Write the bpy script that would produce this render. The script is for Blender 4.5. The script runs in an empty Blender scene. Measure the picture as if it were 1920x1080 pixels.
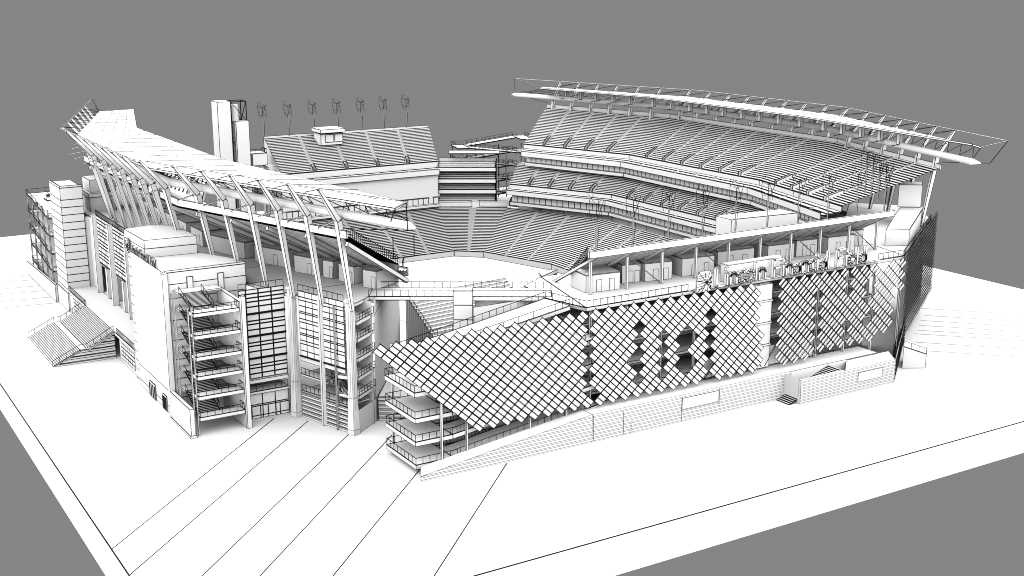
import bpy, math, random
import numpy as np
from mathutils import Vector
random.seed(7)
SC = bpy.context.scene
COL = SC.collection
V = Vector
XC, YC = 148.7, 257.0          # centre of the stadium plan
LWK = 2.3                      # drafting line weight
DECK = 22.0                    # upper concourse level

# ------------------------------------------------------------------ materials
def clay_material():
    """White model clay; every face edge carries a dark drafting line whose real width is stored per face."""
    m = bpy.data.materials.new('lined_clay'); m.use_nodes = True
    nt = m.node_tree; N = nt.nodes; L = nt.links
    for n in list(N): N.remove(n)
    out = N.new('ShaderNodeOutputMaterial'); b = N.new('ShaderNodeBsdfPrincipled')
    b.inputs['Roughness'].default_value = 0.85
    b.inputs['Specular IOR Level'].default_value = 0.1
    def mn(a, c):
        q = N.new('ShaderNodeMath'); q.operation = 'MINIMUM'
        L.new(a, q.inputs[0]); L.new(c, q.inputs[1]); return q.outputs[0]
    vals = []
    for nm in ('edge_a', 'edge_b'):
        a = N.new('ShaderNodeAttribute'); a.attribute_name = nm
        s = N.new('ShaderNodeSeparateColor'); L.new(a.outputs['Color'], s.inputs[0])
        vals += [s.outputs[0], s.outputs[1], s.outputs[2], a.outputs['Alpha']]
    v = vals[0]
    for w in vals[1:]: v = mn(v, w)
    r = N.new('ShaderNodeMapRange'); r.inputs['From Min'].default_value = 0.9; r.inputs['From Max'].default_value = 1.1
    L.new(v, r.inputs['Value'])
    geo = N.new('ShaderNodeNewGeometry'); nz = N.new('ShaderNodeTexNoise'); nz.inputs['Scale'].default_value = 0.35
    L.new(geo.outputs['Position'], nz.inputs['Vector'])
    cr = N.new('ShaderNodeMapRange'); cr.inputs['To Min'].default_value = 0.79; cr.inputs['To Max'].default_value = 0.81
    L.new(nz.outputs[0], cr.inputs['Value'])
    cc = N.new('ShaderNodeCombineColor')
    for i in range(3): L.new(cr.outputs[0], cc.inputs[i])
    mix = N.new('ShaderNodeMix'); mix.data_type = 'RGBA'
    L.new(r.outputs[0], mix.inputs['Factor'])
    mix.inputs[6].default_value = (0.006, 0.006, 0.006, 1)
    L.new(cc.outputs[0], mix.inputs[7])
    L.new(mix.outputs[2], b.inputs['Base Color'])
    L.new(b.outputs[0], out.inputs[0])
    return m
CLAY = clay_material()

# ------------------------------------------------------------------ mesh builder
class M:
    def __init__(self, lw=0.045, flat=1.6):
        self.v = []; self.ix = {}; self.f = []; self.w = []; self.m = []; self.b = []
        self.lw = lw; self.flat = flat
    def vi(self, p):
        k = (round(p[0], 3), round(p[1], 3), round(p[2], 3))
        i = self.ix.get(k)
        if i is None:
            i = len(self.v); self.ix[k] = i; self.v.append(k)
        return i
    def poly(self, pts, mask=None, lw=None, black=False):
        idx = []
        ms = []
        for j, p in enumerate(pts):
            i = self.vi(p)
            if idx and idx[-1] == i: continue
            idx.append(i); ms.append(True if mask is None else bool(mask[j]))
        if len(idx) > 1 and idx[0] == idx[-1]: idx.pop(); ms.pop()
        if len(set(idx)) < 3 or len(set(idx)) != len(idx): return
        self.f.append(idx); self.m.append(ms); self.w.append(lw or self.lw); self.b.append(black)
    def hexa(self, c, **k):
        """c = 8 corners: bottom ring 0-3, top ring 4-7"""
        for q in ((3, 2, 1, 0), (4, 5, 6, 7), (0, 1, 5, 4), (1, 2, 6, 5), (2, 3, 7, 6), (3, 0, 4, 7)):
            self.poly([c[i] for i in q], **k)
    def box(self, x0, y0, z0, x1, y1, z1, **k):
        self.hexa([(x0, y0, z0), (x1, y0, z0), (x1, y1, z0), (x0, y1, z0), (x0, y0, z1), (x1, y0, z1), (x1, y1, z1), (x0, y1, z1)], **k)
    def prism(self, pts, z0, z1, **k):
        n = len(pts); z0 = z0 if isinstance(z0, (list, tuple)) else [z0]*n; z1 = z1 if isinstance(z1, (list, tuple)) else [z1]*n
        a = [(p[0], p[1], z) for p, z in zip(pts, z0)]; b = [(p[0], p[1], z) for p, z in zip(pts, z1)]
        self.poly(a[::-1], **k); self.poly(b, **k)
        for i in range(n):
            j = (i+1) % n; self.poly([a[i], a[j], b[j], b[i]], **k)
    def beam(self, p, q, w, h=None, w2=None, h2=None, up=(0, 0, 1), **k):
        p = V(p); q = V(q); h = h or w; w2 = w2 or w; h2 = h2 or h
        d = (q-p)
        if d.length < 1e-6: return
        d.normalize(); u = V(up)
        if abs(d.dot(u)) > 0.98: u = V((0, 1, 0))
        s = d.cross(u).normalized(); t = s.cross(d).normalized()
        def ring(c, w, h): return [c+s*(-w/2)+t*(-h/2), c+s*(w/2)+t*(-h/2), c+s*(w/2)+t*(h/2), c+s*(-w/2)+t*(h/2)]
        a = ring(p, w, h); b = ring(q, w2, h2)
        self.poly(a[::-1], **k); self.poly(b, **k)
        for i in range(4):
            j = (i+1) % 4; self.poly([a[i], a[j], b[j], b[i]], **k)
    def rod(self, p, q, r=0.045):
        self.beam(p, q, 2.3*r, black=True)
    def tube(self, pts, r, n=10, lines=False, cap=True):
        rings = []
        for i, p in enumerate(pts):
            a = V(pts[max(i-1, 0)]); b = V(pts[min(i+1, len(pts)-1)]); d = (b-a).normalized()
            u = V((0, 0, 1)) if abs(d.z) < 0.95 else V((0, 1, 0))
            s = d.cross(u).normalized(); t = s.cross(d)
            rr = r[i] if isinstance(r, (list, tuple)) else r
            rings.append([V(p)+s*rr*math.cos(2*math.pi*k/n)+t*rr*math.sin(2*math.pi*k/n) for k in range(n)])
        for i in range(len(rings)-1):
            for k in range(n):
                j = (k+1) % n
                self.poly([rings[i][k], rings[i][j], rings[i+1][j], rings[i+1][k]], mask=[lines]*4 if not lines else [1, 0, 1, 0])
        if cap and n <= 8:
            self.poly(rings[0][::-1]); self.poly(rings[-1])
        elif cap:
            for g in (rings[0], rings[-1]):
                c = sum(g, V((0, 0, 0)))/n
                for k in range(n): self.poly([g[k], g[(k+1) % n], c], mask=[1, 0, 0])
    def grid(self, o, u, v, us, vs, **k):
        """flat wall panel of rectangular cells: o + a*u + b*v over the cell borders us, vs"""
        o = V(o); u = V(u); v = V(v)
        for a, b in zip(us, us[1:]):
            for c, d in zip(vs, vs[1:]):
                self.poly([o+u*a+v*c, o+u*b+v*c, o+u*b+v*d, o+u*a+v*d], **k)
    def rail(self, pts, h=1.15, step=1.5, r=0.04, mid=False):
        for p, q in zip(pts, pts[1:]):
            p = V(p); q = V(q); n = max(1, round((q-p).length/step)); up = V((0, 0, h))
            self.rod(p+up, q+up, r); self.rod(p+V((0, 0, .06)), q+V((0, 0, .06)), r*.8)
            if mid: self.rod(p+up*.5, q+up*.5, r*.7)
            for i in range(n+1):
                c = p.lerp(q, i/n); self.rod(c, c+up, r*.8)
    def stair(self, a, b, run, rise_dir_up, n, thick=0.35, **k):
        """a, b: two ends of the lowest nosing; run: total horizontal vector; rise: total height; solid underside follows the slope"""
        a = V(a); b = V(b); run = V(run); up = V((0, 0, rise_dir_up))
        for i in range(n):
            p0 = a+run*(i/n)+up*(i/n); q0 = b+run*(i/n)+up*(i/n)
            p1 = p0+up/n; q1 = q0+up/n; p2 = p1+run/n; q2 = q1+run/n
            self.poly([p0, q0, q1, p1], **k); self.poly([p1, q1, q2, p2], **k)
        t = V((0, 0, -thick)); e = run+up
        self.poly([a+t, b+t, b+e+t, a+e+t]); self.poly([a, a+t, a+e+t, a+e]); self.poly([b, b+t, b+e+t, b+e])
        self.poly([a, b, b+t, a+t])
    def build(self, name, parent=None, origin=None, label=None):
        org = V(parent['_o']) if parent is not None else V(origin or (0, 0, 0))
        n = len(self.v); co = np.array(self.v, dtype=np.float64).reshape(n, 3)
        me = bpy.data.meshes.new(name)
        me.from_pydata([tuple(c) for c in (co-np.array(org))], [], self.f)
        tot = sum(len(f) for f in self.f)
        A = np.full((tot, 4), 9., dtype=np.float32); B = np.full((tot, 4), 9., dtype=np.float32)
        c0 = 0
        for f, w, ms, bl in zip(self.f, self.w, self.m, self.b):
            k = len(f)
            if bl: A[c0:c0+k] = 0
            else:
                P = co[f]; nrm = np.zeros(3)
                for j in range(k):
                    nrm += np.cross(P[j], P[(j+1) % k])
                ln = np.linalg.norm(nrm)
                ww = LWK*w*(1+(self.flat-1)*(abs(nrm[2])/ln if ln > 0 else 0))
                for j in range(min(k, 8)):
                    if not ms[j]: continue
                    a = P[j]; d = P[(j+1) % k]-a; L = np.linalg.norm(d)
                    if L < 1e-9: continue
                    dist = np.linalg.norm(np.cross(P-a, d/L), axis=1)/ww
                    (A if j < 4 else B)[c0:c0+k, j % 4] = dist
            c0 += k
        for nm, arr in (('edge_a', A), ('edge_b', B)):
            at = me.attributes.new(nm, 'FLOAT_COLOR', 'CORNER'); at.data.foreach_set('color', arr.ravel())
        me.materials.append(CLAY); me.update()
        o = bpy.data.objects.new(name, me); COL.objects.link(o)
        if parent is not None:
            o.parent = parent; o['_o'] = list(org)
        else:
            o.location = org; o['_o'] = list(org)
        if label: o['label'] = label
        return o

def tag(o, label, cat, group=None, kind=None):
    o['label'] = label; o['category'] = cat
    if group: o['group'] = group
    if kind: o['kind'] = kind
    return o
def thing(name, label, cat, loc, group=None):
    o = bpy.data.objects.new(name, None); COL.objects.link(o)
    o.location = loc; o.empty_display_size = 0.5; o['_o'] = list(loc)
    return tag(o, label, cat, group)
def structure(m, name, label):
    o = m.build(name); o['kind'] = 'structure'; o['label'] = label; o['category'] = name.replace('_', ' ')
    return o
def copy_thing(o, loc, label):
    """copies a thing with its parts and sub-parts; meshes stay shared"""
    def cp(s, par):
        c = s.copy(); COL.objects.link(c)
        if par is not None: c.parent = par
        for ch in list(s.children): cp(ch, c)
        return c
    c = cp(o, None); c.location = loc; c['label'] = label
    return c
def lerp(a, b, t): return tuple(a[i]+(b[i]-a[i])*t for i in range(len(a)))
def frange(a, b, n): return [a+(b-a)*i/n for i in range(n+1)]
NTH = ['first', 'second', 'third', 'fourth', 'fifth', 'sixth', 'seventh', 'eighth', 'ninth', 'tenth', 'eleventh', 'twelfth', 'thirteenth', 'fourteenth', 'fifteenth', 'sixteenth']

# ================================================================== GROUND
GX0, GX1, GY0, GY1 = 34.5, 264.6, 128.05, 390.9
HX0, HX1, HY0, HY1 = 100., 200., 190., 330.     # opening of the arena bowl
g = M(0.05)
xs = [GX0, HX0, HX1, GX1]; ys = [GY0, HY0, HY1, GY1]
for i in range(3):
    for j in range(3):
        if i == 1 and j == 1: continue
        x0, x1, y0, y1 = xs[i], xs[i+1], ys[j], ys[j+1]
        g.poly([(x0, y0, 0), (x1, y0, 0), (x1, y1, 0), (x0, y1, 0)], mask=[j == 0, i == 2, j == 2, i == 0])
for a, b in (((GX0, GY0), (GX1, GY0)), ((GX1, GY0), (GX1, GY1)), ((GX1, GY1), (GX0, GY1)), ((GX0, GY1), (GX0, GY0))):
    g.poly([(a[0], a[1], -6), (b[0], b[1], -6), (b[0], b[1], 0), (a[0], a[1], 0)], mask=[0, 1, 1, 1])
structure(g, 'ground', 'broad white plinth of ground under the whole stadium')
j = M(0.05)
def joint(p, q, w=0.2):
    p = V((p[0], p[1], 0.006)); q = V((q[0], q[1], 0.006)); s = (q-p).cross(V((0, 0, 1))).normalized()*w/2
    j.poly([p-s, q-s, q+s, p+s], black=True)
for c, x0, x1 in ((125.9, 34.5, 72.2), (117.0, 34.5, 76.8), (103.9, 37.0, 80.3), (93.6, 41.0, 90.2), (80.6, 48.0, 85.0), (62.6, 65.5, 96.2)):
    y0 = x0+c
    if y0 < GY0: x0 = GY0-c
    joint((x0, x0+c), (x1, x1+c))
for s_, x0 in ((418.2, 228.4), (409.2, 224), (402.6, 219.9), (396.5, 216.3), (390.5, 212.8), (386.1, 210.1), (376.7, 204.5), (368.1, 200)):
    joint((x0, s_-x0), (GX1, s_-GX1-1.0), 0.24)
for y in (334, 329, 321.5, 315.5, 308, 301.5):
    joint((57.4, y), (GX0, y+3.5), 0.3)
structure(j, 'pavement_joints', 'thin dark joints between the paving slabs of the plaza')
# bowl floor and field
FZ = -2.5
f = M(0.06)
f.poly([(HX0, HY0, FZ), (HX1, HY0, FZ), (HX1, HY1, FZ), (HX0, HY1, FZ)])
for a, b in (((HX0, HY0), (HX1, HY0)), ((HX1, HY0), (HX1, HY1)), ((HX1, HY1), (HX0, HY1)), ((HX0, HY1), (HX0, HY0))):
    f.poly([(a[0], a[1], FZ), (b[0], b[1], FZ), (b[0], b[1], 0), (a[0], a[1], 0)])
structure(f, 'bowl_floor', 'white floor of the arena bowl round the field')
f = M(0.05)
def fl(p, q, w=0.16):
    p = V((p[0], p[1], FZ+0.012)); q = V((q[0], q[1], FZ+0.012)); s = (q-p).cross(V((0, 0, 1))).normalized()*w/2
    f.poly([p-s, q-s, q+s, p+s], black=True)
f.poly([(124, 205, FZ+.006), (173.6, 205, FZ+.006), (173.6, 301.6, FZ+.006), (124, 301.6, FZ+.006)])
fl((148.8, 299.9), (148.8, 262)); fl((148.8, 299.9), (173.6, 299.9)); fl((148.8, 279), (181.5, 279))
fl((168.2, 306), (168.6, 225)); fl((171, 300), (171, 225)); fl((148.7, 263), (174.1, 271)); fl((174.1, 271), (181.8, 278.5), .1)
fl((174.1, 271), (177.2, 225), .22); fl((148, 253), (174.1, 271), .22)
structure(f, 'playing_field', 'white playing field marked with thin dark lines')

# ================================================================== goal post
t = thing('goal_post', 'tall thin black fork-shaped goal post at the far end of the field', 'goal post', (148.9, 301, FZ))
m = M(); pts = [(148.9, 301.0, FZ), (148.9, 301.0, FZ+1.6), (148.9, 300.7, FZ+2.5), (148.9, 300.3, FZ+3.0)]
for a, b in zip(pts, pts[1:]): m.rod(a, b, .13)
m.build('post', t)
m = M(); m.rod((145.7, 300.3, FZ+3.05), (152.1, 300.3, FZ+3.05), .09); m.build('crossbar', t)
for x in (145.7, 152.1):
    m = M(); m.rod((x, 300.3, FZ+3.05), (x, 300.3, FZ+9.2), .09); m.build('upright', t)

# ================================================================== seating tiers
def seg_pts(F, B, s):
    """polyline between the front and the back polyline at fraction s"""
    return [lerp(a, b, s) for a, b in zip(F, B)]
def at(poly, k, u): return lerp(poly[k], poly[k+1], u)

def tier(root, F, B, rows, secs, lw, aisle=1.3, pit=0, cols=None, name='seating_section', skip=lambda k, i: False):
    """stepped rows between front polyline F and back polyline B (3-D points, same count).
    secs[k] = number of sections in polyline segment k; aisles run between them; pit = rows left out of each aisle for a vomitory"""
    for k in range(len(F)-1):
        n = secs[k]; L = (V(F[k+1])-V(F[k])).length
        hw = aisle*.75/2/L
        for i in range(n):
            if skip(k, i): continue
            u0, u1 = i/n, (i+1)/n
            a0 = u0+(hw if i > 0 else 0); a1 = u1-(hw if i < n-1 else 0)
            m = M(lw)
            for r in range(rows):
                s0, s1 = r/rows, (r+1)/rows
                P0 = seg_pts(F, B, s0); P1 = seg_pts(F, B, s1)
                za = P0[k][2]; zb = P1[k][2]
                p, q = at(P0, k, a0), at(P0, k, a1); p1, q1 = at(P1, k, a0), at(P1, k, a1)
                def zz(c, z): return (c[0], c[1], z)
                # seat row: riser, then tread in two strips (bench and footway)
                m.poly([zz(p, za), zz(q, za), zz(q, zb), zz(p, zb)], mask=[1, 0, 0, 0], lw=lw*1.7)
                m.poly([zz(p, zb), zz(q, zb), zz(q1, zb), zz(p1, zb)], mask=[0, 0, 1, 0], lw=lw*1.5)
            P0 = seg_pts(F, B, 0); P1 = seg_pts(F, B, 1)
            m.build(name, root)
            if i < n-1:
                b0, b1 = u1-hw, u1+hw
                m = M(lw*.6)
                for r in range(pit*2, rows*2):
                    s0, s1 = r/rows/2, (r+1)/rows/2
                    P0 = seg_pts(F, B, s0); P1 = seg_pts(F, B, s1); za = P0[k][2]; zb = P1[k][2]
                    p, q = at(P0, k, b0), at(P0, k, b1); p1, q1 = at(P1, k, b0), at(P1, k, b1)
                    m.poly([(p[0], p[1], za), (q[0], q[1], za), (q[0], q[1], zb), (p[0], p[1], zb)], mask=[1, 0, 0, 0])
                    m.poly([(p[0], p[1], zb), (q[0], q[1], zb), (q1[0], q1[1], zb), (p1[0], p1[1], zb)], mask=[0, 0, 1, 0])
                if m.f: m.build('aisle', root)
                if pit:
                    m = M(lw); s1 = pit/rows
                    P0 = seg_pts(F, B, 0); P1 = seg_pts(F, B, s1); zf = P0[k][2]-1.35; zt = P1[k][2]+.9
                    p, q = at(P0, k, b0), at(P0, k, b1); p1, q1 = at(P1, k, b0), at(P1, k, b1)
                    m.poly([(p[0], p[1], zf), (q[0], q[1], zf), (q1[0], q1[1], zf), (p1[0], p1[1], zf)])
                    m.poly([(p1[0], p1[1], zf), (q1[0], q1[1], zf), (q1[0], q1[1], zt), (p1[0], p1[1], zt)])
                    for c, c1 in ((p, p1), (q, q1)):
                        d = V(c1)-V(c); d.z = 0; sd = V((d.y, -d.x, 0)).normalized()*.14
                        A = [V((c[0], c[1], zf))-sd, V((c[0], c[1], zf))+sd, V((c1[0], c1[1], zf))+sd, V((c1[0], c1[1], zf))-sd]
                        zc = P0[k][2]+1.0
                        T = [V((c[0], c[1], zc))-sd, V((c[0], c[1], zc))+sd, V((c1[0], c1[1], zt))+sd, V((c1[0], c1[1], zt))-sd]
                        m.hexa(A+T)
                    m.build('vomitory', root)

def band(m, poly, z0, z1, step=None, **k):
    """vertical band along a plan polyline, split into window bays of about step metres"""
    for a, b in zip(poly, poly[1:]):
        L = math.hypot(b[0]-a[0], b[1]-a[1]); n = max(1, round(L/step)) if step else 1
        for i in range(n):
            p = lerp(a[:2], b[:2], i/n); q = lerp(a[:2], b[:2], (i+1)/n)
            m.poly([(p[0], p[1], z0), (q[0], q[1], z0), (q[0], q[1], z1), (p[0], p[1], z1)], **k)
def slab(m, A, B, za, zb, th, **k):
    """sloped slab between plan polylines A and B"""
    for i in range(len(A)-1):
        c = [(A[i][0], A[i][1], za-th), (A[i+1][0], A[i+1][1], za-th), (B[i+1][0], B[i+1][1], zb-th), (B[i][0], B[i][1], zb-th)]
        t = [(A[i][0], A[i][1], za), (A[i+1][0], A[i+1][1], za), (B[i+1][0], B[i+1][1], zb), (B[i][0], B[i][1], zb)]
        m.hexa(c+t, **k)

def S(s, d, y, z=0.): return (XC+s*d, YC+y, z)
def plan(s, pts, z=None):
    return [S(s, p[0], p[1], z if z is not None else 0) for p in pts]
# plan polylines (distance from the centre line, position along it), far end first
UF = [(48.5, 59.5), (60.8, 26), (60.8, -27), (51.2, -61.5)]
UW = [(51.0, 62.3), (64.2, 26.5), (64.2, -27.5), (54.5, -64.5)]
UB = [(69.6, 78.3), (84.3, 34), (83.5, -34), (69.5, -77.5)]
MF = [(40.2, 54.5), (55.0, 25), (55.0, -26), (45.5, -56)]
MW = [(42.6, 57.0), (57.6, 25.6), (57.6, -26.6), (48.0, -58.5)]
MB = [(50.5, 65.0), (65.5, 28), (65.5, -29), (56, -66)]
LF = [(25.6, 43.6), (33.4, 20), (33.4, -21), (26, -45)]
LB = [(43.0, 58.5), (56.0, 28), (56.0, -28), (44, -60)]

def grandstand(s, lw, root, full=True):
    # upper deck
    tier(root, plan(s, UW, 26.2), plan(s, UB, 35.0), 25, (5, 7, 5), lw, aisle=1.3, pit=5 if full else 0)
    tier(root, plan(s, UF, 23.9), plan(s, UW, 24.9), 3, (5, 7, 5), lw, aisle=1.0, name='front_seating_section')
    m = M(lw); band(m, plan(s, UW), 24.9, 26.2); band(m, plan(s, [(a-.25, b) for a, b in UW]), 24.9, 26.2)
    m.build('parapet', root)
    m = M(lw)
    slab(m, plan(s, [(a-.3, b) for a, b in UF]), plan(s, UF), 24.6, 24.6, 1.6); m.build('fascia', root)
    m = M(lw*.8); slab(m, plan(s, UB), plan(s, [(a+.35, b+(.2 if b > 0 else -.2)) for a, b in UB]), 36.0, 36.0, 1.3); m.build('back_parapet', root)
    # end rails following the steps
    if full:
        m = M(lw); band(m, plan(s, [(a+1.5, b) for a, b in UF]), 21.2, 23.0, step=1.9); m.build('suite_window_band', root)
        m = M(lw); slab(m, plan(s, [(a+.9, b) for a, b in UF]), plan(s, [(a+8, b) for a, b in UF]), 21.2, 21.2, 1.1)
        m.build('suite_floor', root)
        # middle tier
        tier(root, plan(s, MW, 15.4), plan(s, MB, 20.0), 13, (5, 7, 5), lw, aisle=1.3, pit=4)
        tier(root, plan(s, MF, 13.6), plan(s, MW, 14.4), 3, (5, 7, 5), lw, aisle=1.0, name='front_seating_section')
        m = M(lw); band(m, plan(s, MW), 14.2, 15.4); band(m, plan(s, [(a-.25, b) for a, b in MW]), 14.2, 15.4); m.build('parapet', root)
        m = M(lw); slab(m, plan(s, [(a-.3, b) for a, b in MF]), plan(s, MF), 14.2, 14.2, 1.4); m.build('fascia', root)
        m = M(lw); band(m, plan(s, [(a+1.6, b) for a, b in MF]), 10.6, 12.8, step=1.9); m.build('suite_window_band', root)
        m = M(lw); slab(m, plan(s, [(a+1.0, b) for a, b in MF]), plan(s, [(a+9, b) for a, b in MF]), 10.6, 10.6, 1.0); m.build('suite_floor', root)
        # back wall behind the lower tier
        m = M(lw); band(m, plan(s, [(a+3.5, b) for a, b in LB]), 4, 9.6, step=8); m.build('concourse_wall', root)
        m = M(lw)
        band(m, plan(s, [(64, 70), (76, 30), (76, -30), (63, -66)]), 0, 22); band(m, plan(s, [(a+6, b) for a, b in MB]), 9.6, 22); m.build('rear_wall', root)
    # lower bowl
    if full:
        tier(root, plan(s, LF, -0.8), plan(s, LB, 8.2), 30, (3, 6, 3), lw, aisle=1.2)
        m = M(lw); band(m, plan(s, LF), FZ, -.8); m.build('field_wall', root)

root = thing('grandstand', 'tall three tier grandstand on the right with stepped seating and suite bands', 'grandstand', S(1, 60, 0, 0))
grandstand(1, 0.058, root)
root = thing('grandstand', 'grandstand on the left seen from behind, its raked underside above the booths', 'grandstand', S(-1, 60, 0, 0))
grandstand(-1, 0.05, root, full=False)
# raked underside with staggered soffit panels, and raker beams
m = M(0.02, 1.0)
A = plan(-1, UF, 22.8); B = plan(-1, [(a+.4, b) for a, b in UB], 34.4)
for k in range(3):
    R = 22; L = (V(B[k+1])-V(B[k])).length; n = max(2, round(L/3.0))
    for r in range(R):
        P0 = seg_pts(A, B, r/R); P1 = seg_pts(A, B, (r+1)/R); off = 0.5 if r % 2 else 0.0
        us = [0]+[(i+off)/n for i in range(n+1) if 0 < (i+off)/n < 1]+[1]
        for u0, u1 in zip(us, us[1:]):
            m.poly([at(P0, k, u0), at(P0, k, u1), at(P1, k, u1), at(P1, k, u0)])
m.build('soffit', root)
for i, y in enumerate(frange(-72, 72, 16)):
    # plan positions along the back and front lines
    def along(poly, f_):
        ls = [math.hypot(poly[q+1][0]-poly[q][0], poly[q+1][1]-poly[q][1]) for q in range(3)]; d = f_*sum(ls)
        for q in range(3):
            if d <= ls[q] or q == 2: return lerp(poly[q], poly[q+1], min(1, d/ls[q]))
            d -= ls[q]
    f_ = i/16; a = along(UF, f_); b = along(UB, f_); m = M(0.04)
    m.beam(S(-1, a[0], a[1], 22.1), S(-1, b[0]+.3, b[1], 33.9), .55, .8); m.build('raker_beam', root)
m = M(0.03)
for q in range(25):
    s0 = q/25; e = lerp(UW[3], UB[3], s0); z = 26.2+(35-26.2)*s0
    p = V(S(-1, e[0], e[1], z)); m.rod(p, p+V((0, 0, 1.5)), .04)
    e2 = lerp(UW[3], UB[3], s0+.04); m.rod(p+V((0, 0, 1.5)), V(S(-1, e2[0], e2[1], z+1.5+.35)), .045)
m.build('end_railing', root)

# ================================================================== wing canopies
CH = [(67.9, 95.2), (90.3, 28.7), (90.3, -28.7), (67.9, -95.2)]
def chord_d(y):
    y = abs(y)
    return 90.3 if y <= 28.7 else 90.3+(y-28.7)/(95.2-28.7)*(67.9-90.3)
def In_d(y):
    y = abs(y)
    return 73.5 if y <= 30 else 73.5-(y-30)/59*8.6
def canopy(s, label):
    t = thing('wing_canopy', label, 'canopy', S(s, 85, 0, DECK))
    lw = 0.04 if s < 0 else 0.05
    ribs = [-77, -70, -63, -56, -48.5, -41, -31.3, -23.1, -15.6, -8.3, -.5, 6.7, 14.5, 23.1, 31.3, 41, 48.5, 56, 63, 70, 77]
    for y in ribs:
        d = chord_d(y); th = 0 if abs(y) < 28.7 else (math.atan(.337) if y > 0 else -math.atan(.337))
        nx, ny = math.cos(th), math.sin(th)
        def off(o, z): return S(s, d+o*nx, y+o*ny, z)
        m = M(lw); upv = (0, 1, 0)
        mt = max(0., min(1., (60-abs(y))/30)); fo = -6.3-2.7*mt; bo = -3.8-1.3*mt
        m.beam(off(fo, DECK), off(bo, 37.5), .5, .6, .95, 1.05, up=(s*nx, ny, 0))
        m.beam(off(bo, 37.5), off(0, 43), .95, 1.05, .4, .45, up=(s*nx, ny, 0))
        m.build('rib', t)
        m = M(lw); m.beam(off(bo+.4, 37.6), off(bo+4.2, 36.9), .2, .2, lw=.025); m.build('outrigger', t)
    # roof deck with purlin grid
    m = M(0.05 if s < 0 else .06, 1.6)
    Ls = [(70.0, 79.0), (87.0, 28.9), (87.0, -28.9), (67.0, -89.6)]; In = [(62.8, 72.0), (73.3, 30), (73.3, -30), (64.9, -89.0)]
    RZ0, RZ1 = 41.3, 42.0
    A = plan(s, Ls, RZ0); B = plan(s, In, RZ1)
    for k in range(3):
        n = 16
        for i in range(n):
            for r in range(5):
                P0 = seg_pts(A, B, r/5); P1 = seg_pts(A, B, (r+1)/5)
                c = [at(P0, k, i/n), at(P0, k, (i+1)/n), at(P1, k, (i+1)/n), at(P1, k, i/n)]
                m.poly(c, mask=[1, 1, r == 4, 0], lw=.03)
        c = [(p[0], p[1], p[2]-.45) for p in (A[k], A[k+1], B[k+1], B[k])]
        m.poly(c); m.poly([A[k], A[k+1], c[1], c[0]]); m.poly([B[k], B[k+1], c[2], c[3]])
    for e in (0, 3):
        m.poly([A[e], B[e], (B[e][0], B[e][1], B[e][2]-.45), (A[e][0], A[e][1], A[e][2]-.45)])
    m.build('roof', t)
    # bottom chord pipe and zigzag web
    Pp = [(c[0]-(5.2 if abs(c[1]) > 50 else 7.2), c[1]) for c in [(69.9, 89.5), (90.3, 28.7), (90.3, -28.7), (69.9, -89.5)]]
    m = M(.03); pts = plan(s, Pp, 38.3)
    tip0 = S(s, 64.6, 92.0, 38.3); tip1 = S(s, 64.6, -92.0, 38.3)
    m.tube([lerp(tip0, pts[0], .1)]+pts+[lerp(tip1, pts[3], .1)], [.08, .7, .85, .85, .7, .08], n=12)
    m.build('bottom_chord', t)
    m = M()
    for k in range(3):
        n = 14 if k != 1 else 12
        A2 = plan(s, Pp, 39.1); B2 = plan(s, [(a-.2, b) for a, b in Ls], RZ0-.4)
        for i in range(n):
            a = at(A2, k, i/n); b = at(B2, k, (i+.5)/n); c = at(A2, k, (i+1)/n)
            m.rod(a, b, .05); m.rod(b, c, .05)
    m.build('truss_web', t)
    # top chord, tip horns and stays
    m = M(.03)
    pts = plan(s, CH, 43.1)
    for a, b in zip(pts, pts[1:]): m.beam(a, b, .22, .22, lw=.025)
    m.build('top_chord', t)
    m = M(.03)
    for e, sg in ((0, 1), (3, -1)):
        m.beam(pts[e], A[e], .2, .2, lw=.03); m.rod(pts[e], S(s, 66.4, 92.5*sg, 38.3), .07)
        m.rod(S(s, 66.2, 92.5*sg, 38.3), S(s, UB[e][0]+.5, UB[e][1], 36.4), .05)
        m.rod(A[e], S(s, 67, 88*sg, 38.9), .05)
    m.build('tip_strut', t)
    m = M()
    for y0, y1 in zip(ribs, ribs[1:]):
        a = S(s, chord_d(y0), y0, 43); b = S(s, chord_d(y1)-3.2, y1*.99, RZ0+.1)
        m.rod(a, b, .055)
        m.rod(a, S(s, (In_d(y0)), y0*.98, RZ1+.1), .035)
    m.build('stay', t)
    for y in ribs[1:-1]:
        y += 3.0; d = In_d(y)+4
        m = M(.05); p = S(s, d, y*.95, 0); m.box(p[0]-.5, p[1]-.5, 38.6, p[0]+.5, p[1]+.5, RZ0-.2)
        m.beam((p[0], p[1], 38.6), (p[0]-s*2.6, p[1], 38.4), .15, .15, lw=.05); m.build('lighting_box', t)
    return t
canopy(-1, 'wing canopy on the left with leaning white ribs standing on the booth deck')
canopy(1, 'wing canopy over the tall right grandstand with a row of raking masts')

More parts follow.
